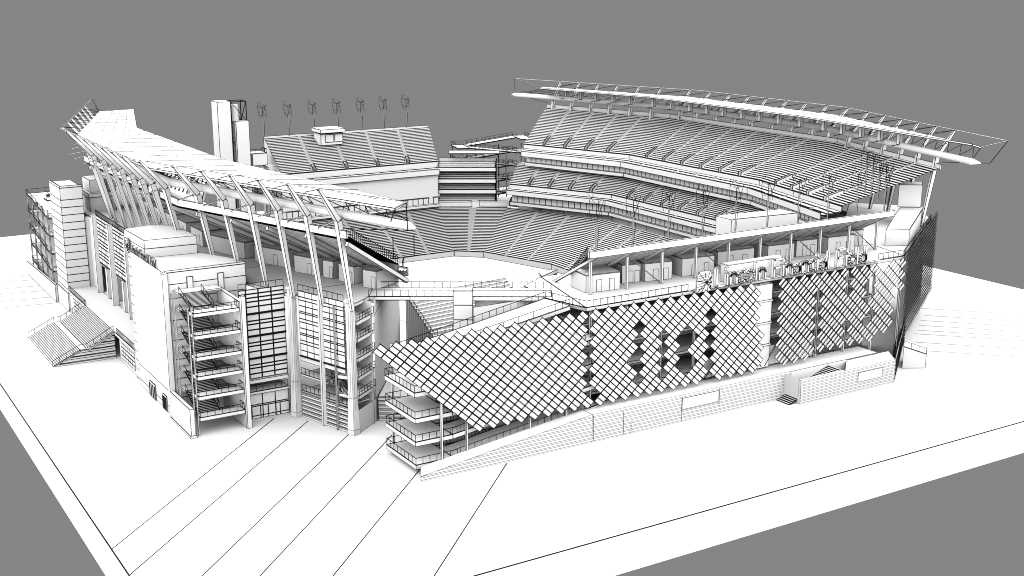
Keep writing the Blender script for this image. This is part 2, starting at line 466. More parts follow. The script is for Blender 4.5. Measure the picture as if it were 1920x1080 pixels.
# ================================================================== far end stand, corner bowl
root = thing('end_stand', 'steep far end stand with a press box and turbines along its top', 'grandstand', (150, 325, 0))
lw = .06
F = [(125.2, 328, 21.8), (174.6, 328, 21.6)]; B = [(126.8, 345, 30.2), (180.6, 345, 30.2)]
tier(root, F, B, 24, (5,), lw, aisle=1.3, pit=3)
tier(root, [(125.2, 325.2, 19.4), (173.4, 325.2, 19.4)], [(125.2, 328, 20.3), (174.6, 328, 20.3)], 3, (5,), lw, aisle=1., name='front_seating_section')
m = M(lw); m.box(125.2, 327.7, 20.2, 174.6, 327.98, 21.8); m.build('parapet', root)
m = M(lw); m.box(125.2, 324.6, 18.3, 173.4, 325.15, 20.0); m.build('fascia', root)
m = M(lw); m.poly([(124, 325.4, 11.6), (173.3, 325.4, 11.6), (173.3, 325.4, 18.3), (124, 325.4, 18.3)]); m.build('video_wall', root, label='large blank panel below the far upper seats')
m = M(lw); band(m, [(120, 325.3), (173.3, 325.3)], 9.6, 11.5, step=1.7); m.build('suite_window_band', root)
m = M(lw); m.box(120, 324.4, 8.7, 173.3, 331, 9.6); m.box(120, 329.5, 4, 173.3, 330, 8.7); m.build('suite_floor', root)
m = M(lw); m.poly([(126.8, 345.4, 0), (180.6, 345.4, 0), (180.6, 345.4, 30.6), (126.8, 345.4, 30.6)])
m.poly([(173.4, 325.4, 9), (174.6, 328, 9), (180.6, 345, 9), (180.6, 345, 30.2), (174.6, 328, 21.6), (173.4, 325.4, 19.4)])
m.poly([(125.2, 325.4, 9), (125.2, 328, 9), (126.8, 345, 9), (126.8, 345, 30.2), (125.2, 328, 21.8), (125.2, 325.4, 19.4)]); m.build('rear_wall', root)
# press box on the rows
m = M(.07); m.hexa([(141.6, 338.2, 27.6), (148.6, 338.2, 27.6), (148.6, 343.5, 27.6), (141.6, 343.5, 27.6), (141.6, 338.2, 31.0), (148.6, 338.2, 31.0), (148.6, 343.5, 31.2), (141.6, 343.5, 31.2)])
m.box(141.2, 337.2, 31.25, 149, 344, 32.4)
pb = m.build('press_box', root)
for x in (143.0, 145.9):
    m = M(.08); m.box(x, 338.1, 28.4, x+2.7, 338.18, 30.8); m.build('window', pb)
# lower bowl of the end and of the corners
lowz, topz = -0.9, 8.4
EF = [(118, 306.6, lowz), (168.0, 306.4, lowz)]; EB = [(110, 326, topz), (173.3, 326, topz)]
tier(root, EF, EB, 30, (6,), lw, aisle=1.2)
m = M(lw); band(m, EF, FZ, lowz); m.build('field_wall', root)
root = thing('corner_stand', 'lower corner seating block between the far end and the right grandstand', 'grandstand', (175, 310, 0))
CF = [(168.0, 306.4, lowz), (174.3, 300.6, lowz)]; CB = [(173.3, 326, topz), (191.7, 315.5, topz)]
tier(root, CF, CB, 30, (2,), lw, aisle=1.2)
m = M(lw); band(m, CF, FZ, lowz); m.build('field_wall', root)
m = M(lw); slab(m, [(173.3, 325.6), (191.9, 315)], [(177, 334), (197, 322)], 9.9, 9.9, 1.4); m.build('gallery_floor', root)
m = M(lw); band(m, [(173.6, 327.2), (192.3, 316.6)], 8.4, 10); m.build('concourse_wall', root)
m = M(lw); m.hexa([(182.0, 320.6, 7.2), (184.1, 319.4, 7.2), (184.5, 321.5, 7.2), (182.5, 322.8, 7.2), (182.0, 320.6, 10.2), (184.1, 319.4, 10.2), (184.5, 321.5, 10.2), (182.5, 322.8, 10.2)], black=False); m.build('portal', root)
# walkway ramp cut into the lower right corner
m = M(.06)
m.hexa([(176.6, 296.5, FZ), (179.6, 295.5, FZ), (189.5, 303.5, FZ), (187.5, 305.5, FZ), (176.6, 296.5, -.6), (179.6, 295.5, -.6), (189.5, 303.5, 4.2), (187.5, 305.5, 4.2)])
t = m.build('field_tunnel', None, (182, 300, FZ)); tag(t, 'sloping white tunnel roof cut into the far corner seats', 'tunnel')

# four storey suite block in the far corner
t = thing('suite_block', 'four storey open suite block with rows of seats in the far corner', 'suite block', (180, 322, 10))
a = V((173.8, 326.6, 0)); b = V((188.6, 317.4, 0)); dirn = (b-a).normalized(); back = V((-dirn.y, dirn.x, 0))
for k, z in enumerate((10.2, 13.2, 16.4, 19.9)):
    m = M(.06)
    def q(u, v, w): 
        p = a+dirn*u+back*v; return (p.x, p.y, w)
    Ln = (b-a).length
    if k: 
        m.hexa([q(0, -.3, z-.9), q(Ln, -.3, z-.9), q(Ln, .1, z-.9), q(0, .1, z-.9), q(0, -.3, z+.35), q(Ln, -.3, z+.35), q(Ln, .1, z+.35), q(0, .1, z+.35)])
    m.hexa([q(0, .1, z-.6), q(Ln, .1, z-.6), q(Ln, 6.5, z-.6), q(0, 6.5, z-.6), q(0, .1, z-.1), q(Ln, .1, z-.1), q(Ln, 6.5, z-.1), q(0, 6.5, z-.1)])
    m.build('balcony', t)
    m = M(.07)
    for r in range(4):
        m.hexa([q(.2, .6+r*.95, z-.1), q(Ln-.2, .6+r*.95, z-.1), q(Ln-.2, 1.55+r*.95, z-.1), q(.2, 1.55+r*.95, z-.1), q(.2, .6+r*.95, z+.42*(r+1)), q(Ln-.2, .6+r*.95, z+.42*(r+1)), q(Ln-.2, 1.55+r*.95, z+.42*(r+1)), q(.2, 1.55+r*.95, z+.42*(r+1))])
    m.build('seat_rows', t)
m = M(.06)
m.hexa([q(0, 6.5, 9.6), q(Ln, 6.5, 9.6), q(Ln, 7, 9.6), q(0, 7, 9.6), q(0, 6.5, 22.2), q(Ln, 6.5, 22.2), q(Ln, 7, 22.2), q(0, 7, 22.2)]); m.build('rear_wall', t)
m = M(.06)
m.hexa([q(Ln, 0, 9.6), q(Ln+.3, 0, 9.6), q(Ln+.3, 6.5, 9.6), q(Ln, 6.5, 9.6), q(Ln, 2, 22), q(Ln+.3, 2, 22), q(Ln+.3, 6.5, 22), q(Ln, 6.5, 22)]); m.build('side_wall', t)
m = M(.06)
m.hexa([q(3, 2.5, 23.9), q(Ln+1, 2.5, 23.9), q(Ln+1, 7.5, 23.9), q(3, 7.5, 23.9), q(3, 2.5, 24.2), q(Ln+1, 2.5, 24.2), q(Ln+1, 7.5, 24.2), q(3, 7.5, 24.2)])
for u in (3.6, 8.5, 13.4, Ln+.5): m.beam(q(u, 6.6, 22.2), q(u, 5, 23.9), .2, lw=.05)
m.build('roof', t)

# ================================================================== ramps
def ramp_tower(name, label, corner, u, v, L, W, z0, dz, levels, lw, posts=4, turn=True):
    """switchback ramp: u along the run, v across; each level a landing and two sloping flights"""
    t = thing(name, label, 'ramp', (corner[0], corner[1], 0))
    u = V((u[0], u[1], 0)).normalized(); v = V((v[0], v[1], 0)).normalized(); c = V((corner[0], corner[1], 0))
    def p(a, b, z): return c+u*a+v*b+V((0, 0, z))
    for k in range(levels):
        z = z0+k*dz; m = M(lw)
        m.hexa([p(0, 0, z-.3), p(4, 0, z-.3), p(4, W, z-.3), p(0, W, z-.3), p(0, 0, z), p(4, 0, z), p(4, W, z), p(0, W, z)]); m.build('landing', t)
        m = M(lw); m.rail([p(4, 0, z), p(0, 0, z), p(0, W, z), p(4, W, z)], r=.045); m.build('railing', t)
        for b0, b1, sg in ((0, W*.46, -1), (W*.54, W, 1)):
            ze = z+sg*dz/2; 
            if ze < 0: ze = 0
            m = M(lw)
            m.hexa([p(4, b0, z-.3), p(L, b0, ze-.3), p(L, b1, ze-.3), p(4, b1, z-.3), p(4, b0, z), p(L, b0, ze), p(L, b1, ze), p(4, b1, z)]); m.build('ramp_flight', t)
            m = M(lw); m.rail([p(4, b0, z), p(L, b0, ze)], r=.045); m.rail([p(4, b1, z), p(L, b1, ze)], r=.04); m.build('railing', t)
        m = M(lw); ze = z+dz/2
        m.hexa([p(L, 0, ze-.3), p(L+4, 0, ze-.3), p(L+4, W, ze-.3), p(L, W, ze-.3), p(L, 0, ze), p(L+4, 0, ze), p(L+4, W, ze), p(L, W, ze)]); m.build('landing', t)
        m = M(lw); m.rail([p(L+4, 0, ze), p(L+4, W, ze)], r=.045); m.build('railing', t)
    top = z0+(levels-1)*dz+.2
    for i in range(posts):
        for b in (.1, W-.1):
            m = M(lw); q0 = p(.4+(L+2.5)*i/max(1, posts-1), b, 0); m.beam(q0, (q0.x, q0.y, top-.5), .32, lw=lw*.8); m.build('post', t)
    return t
ramp_tower('ramp_tower', 'slender switchback ramp tower beyond the banded tower at the far left', (58.2, 333.5), (0, -1), (1, 0), 22, 9, 4.2, 4.35, 5, .06, posts=5)
ramp_tower('ramp_tower', 'distant switchback ramp tower behind the suite block and the right stand', (191, 345), (.97, -.25), (.25, .97), 21, 9, 5.0, 4.4, 5, .07, posts=4)

# ================================================================== sign tower and board at the far left corner
t = thing('sign_tower', 'tall twin slab sign tower with an open truss core behind the far corner', 'tower', (113, 335, 0))
m = M(.06); m.box(110.0, 334.5, 10, 113.8, 339.5, 42.2); m.build('sign_slab', t, label='taller left slab')
m = M(.06); m.box(114.7, 333.6, 8, 118.5, 334.6, 36.8); m.build('sign_slab', t, label='shorter right slab')
m = M(.03)
X0, X1, Yb, Yf = 114.0, 118.3, 339.3, 334.8
for x in (X0, X1):
    for y in (Yb, Yf): m.beam((x, y, 0), (x, y, 42), .22, lw=.06)
for i, z in enumerate((20, 25.5, 31, 36.5, 42)):
    for a, b in (((X0, Yf), (X1, Yf)), ((X1, Yf), (X1, Yb)), ((X0, Yb), (X1, Yb)), ((X0, Yf), (X0, Yb))):
        m.beam((a[0], a[1], z), (b[0], b[1], z), .22, lw=.06)
        if z > 21: m.beam((a[0], a[1], z), (b[0], b[1], z-5.5), .16, lw=.05)
m.build('truss', t)
m = M(.03); m.tube([(115.8, 337.6, 8), (115.8, 337.6, 41)], 1.1, n=12); m.build('core', t)
t = thing('scoreboard', 'small blank scoreboard box on posts left of the far end stand', 'scoreboard', (121.5, 335, 0))
m = M(.06); m.box(119.2, 334.2, 23.9, 123.6, 335.4, 27.3); m.build('panel', t)
m = M(.05); m.box(119.6, 334.9, 0, 120.0, 335.3, 23.9); m.box(122.8, 334.9, 0, 123.2, 335.3, 23.9); m.build('post', t)
m = M(.05); m.rail([(118.5, 334.6, 27.3), (123.6, 334.6, 27.3), (123.6, 339, 27.3)], r=.06); m.box(118.6, 336, 26.5, 124, 340, 27.2); m.build('catwalk', t)
t = thing('service_tower', 'narrow grey service tower tucked behind the left edge of the far end stand', 'tower', (124.6, 336, 0))
m = M(.06); m.box(123.6, 334, 0, 126.3, 339, 22); m.box(123.4, 333.6, 22.02, 126.4, 339.3, 23.4); m.build('shaft', t)

# ================================================================== wind turbines
def make_turbine(lw=.04, r=.034):
    t = thing('wind_turbine', 'small vertical axis wind turbine', 'wind turbine', (0, 0, 0))
    m = M(lw); m.beam((0, 0, 0), (0, 0, 6.4), .16, .16, lw=.026); m.build('mast', t)
    m = M(); m.rod((.55, 0, 4.6), (.15, 0, .2), r*1.2); m.build('brace', t)
    m = M()
    for a in (0, 2.09, 4.19):
        c, s_ = math.cos(a+.4), math.sin(a+.4)
        m.rod((0, 0, 8.4), (1.35*c, 1.35*s_, 9.0), r); m.rod((0, 0, 6.3), (1.2*c, 1.2*s_, 6.6), r)
    m.rod((0, 0, 6.3), (0, 0, 8.6), r*1.6); m.build('rotor_arm', t)
    for a in (0, 2.09, 4.19):
        m = M(); P = []
        for i in range(7):
            q = i/6; ang = a+.4+(q-.5)*1.1; rr = 1.35-.35*(1-q)**2
            P.append((rr*math.cos(ang), rr*math.sin(ang), 9.4-(1-q)*3.8))
        for p, q in zip(P, P[1:]): m.rod(p, q, r*1.2)
        m.build('blade', t)
    m = M(); m.rod((-.9, .2, 9.5), (-1.5, .3, 10.2), r); m.rod((-.9, .2, 9.5), (-.5, .3, 10.2), r); m.rod((-.9, .2, 9.3), (0, 0, 8.5), r*1.3); m.build('vane', t)
    return t
proto = make_turbine()
TX = [126.8, 134.6, 142.3, 150.0, 157.8, 165.3, 173.0]
for i, x in enumerate(TX):
    lab = '%s wind turbine from the left on the top row of the far end stand' % NTH[i]
    if i == 0: proto.location = (x, 345.1, 30.3); proto['label'] = lab; tb = proto
    else: tb = copy_thing(proto, (x, 345.1, 30.3), lab)
    tb['group'] = 'wind turbines on the far end stand'
NEARX = [120.1+7.75*i for i in range(10)]
near_proto = make_turbine(.03, .026)
first = True
for i, x in enumerate(NEARX):
    lab = '%s wind turbine from the left along the top edge of the near end stand' % NTH[i]
    loc = (x, 168.9, 29.6)
    if first: near_proto.location = loc; near_proto['label'] = lab; tb = near_proto; first = False
    else: tb = copy_thing(near_proto, loc, lab)
    tb['group'] = 'wind turbines on the near end stand'
for i, (x, y) in enumerate(((195, 173.5), (198.5, 178.5), (202, 183.5), (205.5, 188.5))):
    tb = copy_thing(near_proto, (x, y, 29.6), '%s wind turbine of the short row stepping back at the right corner' % NTH[i])
    tb['group'] = 'wind turbines stepping back at the corner'

# ================================================================== near end stand
root = thing('end_stand', 'near end stand seen from behind over the booths, with a raked soffit on thin posts', 'grandstand', (155, 178, DECK))
NB = [(118.6, 168.8, 29.8), (192.3, 168.8, 29.8)]; NF = [(127.6, 189, 19.5), (188, 189, 19.5)]
m = M(.018, 1.0); R = 20
for r in range(R):
    P0 = seg_pts(NF, NB, r/R); P1 = seg_pts(NF, NB, (r+1)/R); n = 24; o = .5 if r % 2 else 0
    us = [0]+[(i+o)/n for i in range(n+1) if 0 < (i+o)/n < 1]+[1]
    for a, b in zip(us, us[1:]):
        p, q, p1, q1 = at(P0, 0, a), at(P0, 0, b), at(P1, 0, a), at(P1, 0, b)
        dn = -.75
        m.poly([(p[0], p[1], p[2]+dn), (q[0], q[1], q[2]+dn), (q1[0], q1[1], q1[2]+dn), (p1[0], p1[1], p1[2]+dn)])
m.build('soffit', root)
tier(root, NF, NB, 26, (6,), .035, aisle=1.2)
m = M(.04); m.hexa([(118.4, 168.4, 28.9), (192.5, 168.4, 28.9), (192.5, 168.9, 28.9), (118.4, 168.9, 28.9), (118.4, 168.4, 30.1), (192.5, 168.4, 30.1), (192.5, 168.9, 30.1), (118.4, 168.9, 30.1)]); m.build('fascia', root)
m = M(.03)
for q in range(26):
    e = lerp(NF[0], NB[0], q/26); e2 = lerp(NF[0], NB[0], (q+1)/26)
    p = V(e)+V((-.1, 0, 0)); m.rod(p, p+V((0, 0, 1.3)), .035); m.rod(p+V((0, 0, 1.3)), V(e2)+V((-.1, 0, 1.3)), .04)
m.build('end_railing', root)
for i, x in enumerate(NEARX):
    m = M(.035); m.beam((x, 168.8, 28.9), (x, 184, 20.8), .5, .55); m.build('raker_beam', root)
    m = M(.03); m.beam((x, 170.4, DECK), (x, 170.4, 28.0), .42, lw=.03); m.build('post', root)
for a, b in ((1, 2), (3, 4), (6, 7), (8, 9)):
    m = M(.03); m.beam((NEARX[a], 170.6, 28), (NEARX[b], 170.6, DECK+.1), .16, lw=.03); m.build('brace', root)

# ================================================================== concourse deck
t = thing('concourse_deck', 'broad white concourse deck carrying the booths and sign letters above the panel screen', 'deck', (150, 166, 0))
m = M(.045)
m.prism([(114.5, 163.6), (190.5, 163.4), (196, 186), (120, 186)], DECK-.7, DECK)
m.prism([(190.5, 163.4), (225.5, 186.6), (236, 200), (226, 212), (196, 186)], DECK-.703, DECK-.003)
m.prism([(112.2, 172.6), (114.5, 163.6), (120, 186), (117.3, 178.4)], DECK-.705, DECK-.005)
m.prism([(117.3, 178.4), (120, 186), (126, 189.5), (122, 190)], DECK-.706, DECK-.006)
m.prism([(114.5, 163.6), (120, 186), (113.8, 182), (112.2, 172.6)], DECK-.7, DECK)
m.build('deck_slab', t)
m = M(.03); m.rail([(112.3, 172.4, DECK), (114.5, 163.6, DECK), (136.2, 163.7, DECK)], step=1.45); m.rail([(183.5, 163.7, DECK), (190.4, 163.6, DECK)], step=1.45)
m.rail([(190.6, 163.6, DECK), (225.3, 186.6, DECK)], step=1.6, r=.05); m.build('railing', t)
m = M(.04)
m.poly([(100, 176, 0), (194, 176, 0), (194, 176, DECK-.7), (100, 176, DECK-.7)]); m.poly([(190.2, 164.2, 0), (225, 187.5, 0), (225, 187.5, DECK-.7), (190.2, 164.2, DECK-.7)])
m.build('inner_wall', t)
for z in (5.4, 9.6, 13.8, 18.0):
    m = M(.04); m.box(116.5, 167.5, z-.5, 187, 176, z); m.build('floor_slab', t)
for x in frange(115.2, 189.6, 10):
    m = M(.03); m.beam((x, 163.2, 3.5), (x, 163.2, DECK-.7), .4, lw=.035); m.build('post', t)
m = M(.03); m.rail([(116.5, 163.4, 5.0), (150, 163.4, 5.0)], step=1.6, r=.04); m.build('railing', t)
m = M(.035); m.box(150.6, 162.9, 5.2, 155.4, 166, DECK-.9)
for z in (9.6, 13.8, 18.0): m.box(150.5, 162.75, z-.25, 155.5, 162.88, z+.15)
m.build('lift_shaft', t)
m = M(.035)
for x in (143.5, 150.4, 157.5, 164.5):
    m.beam((x-3.2, 163, 5.4), (x, 163, 9.6), .2, lw=.03); m.beam((x+3.2, 163, 5.4), (x, 163, 9.6), .2, lw=.03)
    m.poly([(x-3.3, 163.6, 5.2), (x+3.3, 163.6, 5.2), (x+3.3, 163.6, 9.0), (x-3.3, 163.6, 9.0)])
m.build('brace_frame', t)

# ================================================================== solar panel screen
t = thing('panel_screen', 'diagonal screen of small square tilted panels hanging in front of the near facade', 'screen', (130, 161, 0))
HX, HZ = 1.3, 1.15; PX0, PZ0, PY = 75.6, 21.35, 161.0
missA = {(29, b) for b in range(1, 14, 2)}
def present(a, b):
    if b < 0 or a < b: return False
    if b > 13: return False
    if a == 29: return b >= 13
    if a == 30 and b in (12,): return False
    if a == 37 and b >= 3 and b != 13: return False
    if a == 41 and 5 <= b <= 11: return False
    if a in (45,) and b >= 5 and b <= 11: return False
    if a in (46,) and b in (6, 10): return False
    if a == 44 and b in (6, 8, 10): return False
    if a == 49 and b >= 3: return False
    if a == 36 and b == 8: return False
    if 58 <= a <= 61 and not (a == 58 and b >= 8): return not (a < 61) and b >= 0 and (a != 61)
    if a > 86: return False
    if a >= 61 and b > 13-(a-61)//10: return False
    if a == 69 and b >= 3: return False
    if a in (75,) and b in (1, 3, 9, 11): return False
    if a == 79 and b in (3, 5, 9): return False
    if a == 80 and b in (2, 4, 8): return False
    if a >= 81 and b == 0 and a < 84: return False
    if a >= 85 and b > 4: return False
    return True
def panel_mesh(m, a, b, h):
    cx = PX0+HX*a; cz = PZ0-HZ*b
    top, bot, lef, rig = (cx, cz+HZ), (cx, cz-HZ), (cx-HX, cz), (cx+HX, cz)
    sc = .965
    def sh(p): return (cx+(p[0]-cx)*sc, cz+(p[1]-cz)*sc)
    T, B_, L_, R_ = map(sh, (top, bot, lef, rig))
    if a < 60:      # split along the down-right direction: halves (L,T | B,R)
        ml = ((L_[0]+T[0])/2, (L_[1]+T[1])/2); mr = ((B_[0]+R_[0])/2, (B_[1]+R_[1])/2)
        quad = [T, R_, mr, ml] if h == 0 else [ml, mr, B_, L_]
        y0, y1 = PY, PY
        pts = [(p[0], PY-.12*(p[1]-cz)*0, p[1]) for p in quad]
        for yy in (0,):
            fr = [(p[0], PY, p[1]) for p in quad]; bk = [(p[0], PY+.1, p[1]) for p in quad]
    else:           # louvred panels split along the up-right direction and tilted
        ml = ((L_[0]+B_[0])/2, (L_[1]+B_[1])/2); mr = ((T[0]+R_[0])/2, (T[1]+R_[1])/2)
        quad = [T, mr, ml, L_] if h == 0 else [mr, R_, B_, ml]
        # narrow each louvre across its width so that a dark gap shows
        def nar(p, q, f): return (p[0]+(q[0]-p[0])*f, p[1]+(q[1]-p[1])*f)
        q0, q1, q2, q3 = quad
        quad = [nar(q0, q1, .02), nar(q0, q1, .92), nar(q3, q2, .92), nar(q3, q2, .02)]
        fr = [(p[0], PY+(-.0 if i in (0, 3) else .18), p[1]) for i, p in enumerate(quad)]; bk = [(p[0], p[1]+.1, p[2]) for p in fr]
    w = .046 if a < 60 else .036
    m.poly(fr, lw=w)
    m.poly(bk[::-1], lw=w)
    for i in range(4):
        k2 = (i+1) % 4; m.poly([fr[i], fr[k2], bk[k2], bk[i]], black=True)
cells = [(a, b) for a in range(0, 88) for b in range(0, 14) if (a+b) % 2 == 0 and present(a, b)]
cells.sort(key=lambda c: (c[0]+c[1]*.3))
n_ind = 0; rest = M(.085, 1.0)
for a, b in cells:
    for h in (0, 1):
        if n_ind < 98:
            m = M(.085, 1.0); panel_mesh(m, a, b, h); m.build('solar_panel', t); n_ind += 1
        else: panel_mesh(rest, a, b, h)
o = rest.build('solar_panels', t); o['kind'] = 'stuff'
m = M(.03)
cs = set(cells)
for k in range(0, 88, 2):          # one rail per diagonal run of panels
    b = 0
    while b < 14:
        if (k+b, b) in cs:
            e = b
            while (k+e+1, e+1) in cs: e += 1
            m.rod((PX0+HX*(k+b), PY+.2, PZ0-HZ*(b-1)), (PX0+HX*(k+e+1), PY+.2, PZ0-HZ*e), .05); b = e
        b += 1
m.build('carrier_rail', t)

# dark mesh screen on the right chamfer
m = M(.2, 1.0)
p0 = V((188.9, 161.4, 0)); p1 = V((227.5, 186.9, 0)); Ln = (p1-p0).length; dirn = (p1-p0).normalized(); out = V((dirn.y, -dirn.x, 0))
for i in range(60):
    for k in range(22):
        u = Ln*i/60; z = 5.2+18.5*k/22; u2 = Ln*(i+1)/60; z2 = 5.2+18.5*(k+1)/22; o_ = out*(.25 if (i+k) % 2 else 0.)
        a = p0+dirn*u+o_; b = p0+dirn*u2+o_
        m.poly([(a.x, a.y, z), (b.x, b.y, z), (b.x, b.y, z2), (a.x, a.y, z2)], lw=.34)
o = m.build('mesh_screen', None, tuple(p0)); tag(o, 'dark finely woven screen along the right hand corner facade', 'screen')

# ================================================================== sign letters and emblem
def letters(name, text, label, origin, direction, outward, size, weight, spacing, z):
    """upright block letters on a ledge: strokes on a 5x7 stroke font built as boxes"""
    t = thing(name, label, 'sign', (origin[0], origin[1], z))
    d = V((direction[0], direction[1], 0)).normalized(); n = V((outward[0], outward[1], 0)).normalized(); o = V((origin[0], origin[1], z))
    arc = lambda cx, cz, rx, rz, a0, a1, k=8: [(cx+rx*math.cos(math.radians(a0+(a1-a0)*i/k)), cz+rz*math.sin(math.radians(a0+(a1-a0)*i/k))) for i in range(k+1)]
    G = {'L': ([[(0, 1), (0, 0), (.55, 0)]], .6), 'i': ([[(0, 0), (0, .62)], [(0, .82), (0, .95)]], .1), 'n': ([[(0, 0), (0, .62)], [(0, .45)]+arc(.22, .4, .22, .22, 180, 0)[1:]+[(.44, 0)]], .46),
         'c': ([arc(.25, .31, .25, .31, 50, 310, 10)], .42), 'o': ([arc(.27, .31, .27, .31, 0, 360, 12)], .56), 'l': ([[(0, 0), (0, 1)]], .1),
         'F': ([[(0, 0), (0, 1), (.55, 1)], [(0, .52), (.45, .52)]], .55), 'a': ([arc(.22, .25, .22, .25, 0, 360, 10), [(.44, .6), (.44, 0)]], .5), 'e': ([[(.04, .33), (.48, .33)]+arc(.26, .31, .25, .31, 5, 310, 10)], .52),
         'd': ([arc(.24, .28, .24, .28, 0, 360, 12), [(.48, 0), (.48, 1)]], .54), ' ': ([], .35)}
    x = 0
    for ch in text:
        st, adv = G[ch]
        if st:
            m = M(.035, 1.0)
            for s_ in st:
                for (ax, az), (bx, bz) in zip(s_, s_[1:]):
                    pa = o+d*(x+ax*size)+V((0, 0, az*size)); pb = o+d*(x+bx*size)+V((0, 0, bz*size)); e = (pb-pa)
                    if e.length < 1e-4: continue
                    e.normalize(); pr = e.cross(n).normalized()*weight/2; ee = e*weight*.25
                    c = [pa-ee-pr, pb+ee-pr, pb+ee+pr, pa-ee+pr]
                    m.hexa(c+[q+n*weight*1.3 for q in c])
            m.build('letter', t)
        x += adv*size+spacing
    return t
letters('sign_letters', 'Lincoln Financial Field', 'row of tall white capitals and small letters spelling the stadium name along the deck edge', (141.6, 163.0), (1, 0), (0, -1), 3.2, .5, .47, DECK+.35)
m = M(.03); m.box(137.0, 162.75, DECK, 183.2, 163.4, DECK+.3); o = m.build('sign_ledge', None, (160, 163, DECK)); tag(o, 'long thin ledge carrying the sign letters over the panel screen', 'ledge')
letters('sign_letters', 'Lincoln Financial Field', 'second row of name letters standing on the roof edge of the tall white block', (57.45, 228.3), (0, -1), (-1, 0), 1.5, .2, .16, 26.05)
for nm, org, d, n, sz, lab in (('sign_emblem', V((136.9, 162.6, DECK-.4)), V((1, 0, 0)), V((0, -1, 0)), 3.6, 'bearded head emblem panel standing at the start of the deck sign'),
                            ('sign_emblem', V((57.3, 232.2, 25.4)), V((0, -1, 0)), V((-1, 0, 0)), 2.6, 'small head emblem at the start of the letters on the white block roof')):
    t = thing(nm, lab, 'emblem', tuple(org))
    m = M(.035, 1.0)
    prof = [(0, 0), (.35, .04), (.75, 0), (.95, .1), (.9, .28), (.98, .42), (.9, .55), (.97, .75), (.86, 1.0), (.5, 1.03), (.12, .98), (.03, .6)]
    P = [org+d*(a*sz)+V((0, 0, b*sz*1.08)) for a, b in prof]; c = org+d*(sz*.62)+V((0, 0, sz*.5))
    for i in range(len(P)):
        k2 = (i+1) % len(P); mid = (P[i]+P[k2])/2
        m.poly([P[i]+n*.25, P[k2]+n*.25, c+n*.32]); m.poly([P[i], P[k2], P[k2]+n*.25, P[i]+n*.25])
        m.poly([P[i], P[k2], c])
    m.build('plate', t)
    m = M()
    for zz, xa, xb in ((.2, .1, .5), (.32, .06, .55), (.45, .06, .5), (.6, .08, .55), (.75, .1, .6), (.86, .12, .7)):
        m.rod(org+d*(xa*sz)+n*.34+V((0, 0, zz*sz)), org+d*(xb*sz)+n*.36+V((0, 0, (zz+.07)*sz)), .03)
    for zz in (.2, .42, .62): 
        m.rod(org+d*(.8*sz)+n*.34+V((0, 0, zz*sz)), org+d*(.93*sz)+n*.34+V((0, 0, (zz+.12)*sz)), .06)
    m.build('face_lines', t)

# ================================================================== booths on the decks
def booth(a, b, depth, h, label, group, doors, side=1):
    """a, b: ends of the outer face in plan; the booth extends to the left of a->b times side"""
    a = V((a[0], a[1], DECK)); b = V((b[0], b[1], DECK)); d = (b-a).normalized(); n = V((-d.y, d.x, 0))*side; L = (b-a).length
    t = thing('booth', label, 'booth', tuple((a+b)/2), group)
    m = M(.032); up = V((0, 0, h))
    c = [a, b, b+n*depth, a+n*depth]
    m.hexa(c+[q+up for q in c]); m.build('body', t)
    m = M(.03); e = V((0, 0, .16)); c2 = [a-n*.08-d*.08+up, b-n*.08+d*.08+up, b+n*depth+d*.08+up, a+n*depth-d*.08+up]
    c2 = [q+V((0, 0, .003)) for q in c2]; m.hexa(c2+[q+e for q in c2]); m.build('roof', t)
    for u in doors:
        m = M(.035); p = a+d*(u*L)-n*.05; q = a+d*min(u*L+1.1, L-.2)-n*.05
        m.hexa([p, q, q+n*.045, p+n*.045, p+V((0, 0, 2.2)), q+V((0, 0, 2.2)), q+n*.045+V((0, 0, 2.2)), p+n*.045+V((0, 0, 2.2))]); m.build('door', t)
    return t
LK = [((75.5, 290), (75.5, 283.5)), ((75.5, 280.5), (75.5, 274)), ((75.5, 271), (75.5, 264.5)), ((75.5, 261.5), (75.5, 254.5)), ((75.5, 251.3), (75.6, 244)), ((75.7, 240.5), (79.1, 228.9)), ((79.9, 225.6), (83.0, 217.6)),
      ((83.2, 213.6), (85.2, 208.4)), ((86.0, 206.7), (87.1, 204.5)), ((87.3, 202.6), (88.5, 198.6)), ((89.0, 195.9), (90.3, 193.2))]
names = ['deep grey booth nearest the far tower under the left stand', 'grey booth second from the far tower under the left stand', 'grey booth third from the far tower under the left stand', 'grey booth behind the raised white rooftop block', 'grey booth just right of the raised rooftop block',
         'long low grey booth behind the flat white block roof', 'wide grey booth between two leaning ribs left of the glass corner', 'mid sized grey booth above the stair tower glass wall', 'narrow grey booth squeezed between two larger ones under the left stand', 'squarish grey booth behind the last leaning rib', 'pale booth at the right end of the left booth row by the footbridge']
for (a, b), nm in zip(LK, names): booth(a, b, 6.2, 3.2, nm, 'booths under the left stand', (.62,))
RK = [((120.0, 171.6), (126.8, 170.9), 3.1), ((129.6, 174.2), (133.2, 173.4), 3.3), ((133.8, 173.0), (139.4, 172.2), 3.3), ((142.0, 172.6), (149.0, 171.8), 3.3), ((151.8, 174.2), (160.2, 173.4), 3.2), ((163.5, 173.2), (169.8, 172.6), 3.2), ((171.5, 173.8), (176.5, 173.2), 3.2), ((178.8, 172.6), (185.6, 172.0), 3.3), ((187.6, 175.4), (191.2, 175), 3.2)]
names = ['bright booth with two doors at the left end of the near deck', 'booth behind the second post of the near stand', 'booth with a dark doorway beside the third post of the near stand', 'booth directly behind the head emblem', 'long booth behind the low white plant box',
         'booth above the middle of the sign letters', 'narrow booth right of the sign middle under the soffit', 'bright booth near the right end of the near deck', 'last small booth at the right end under the near stand']
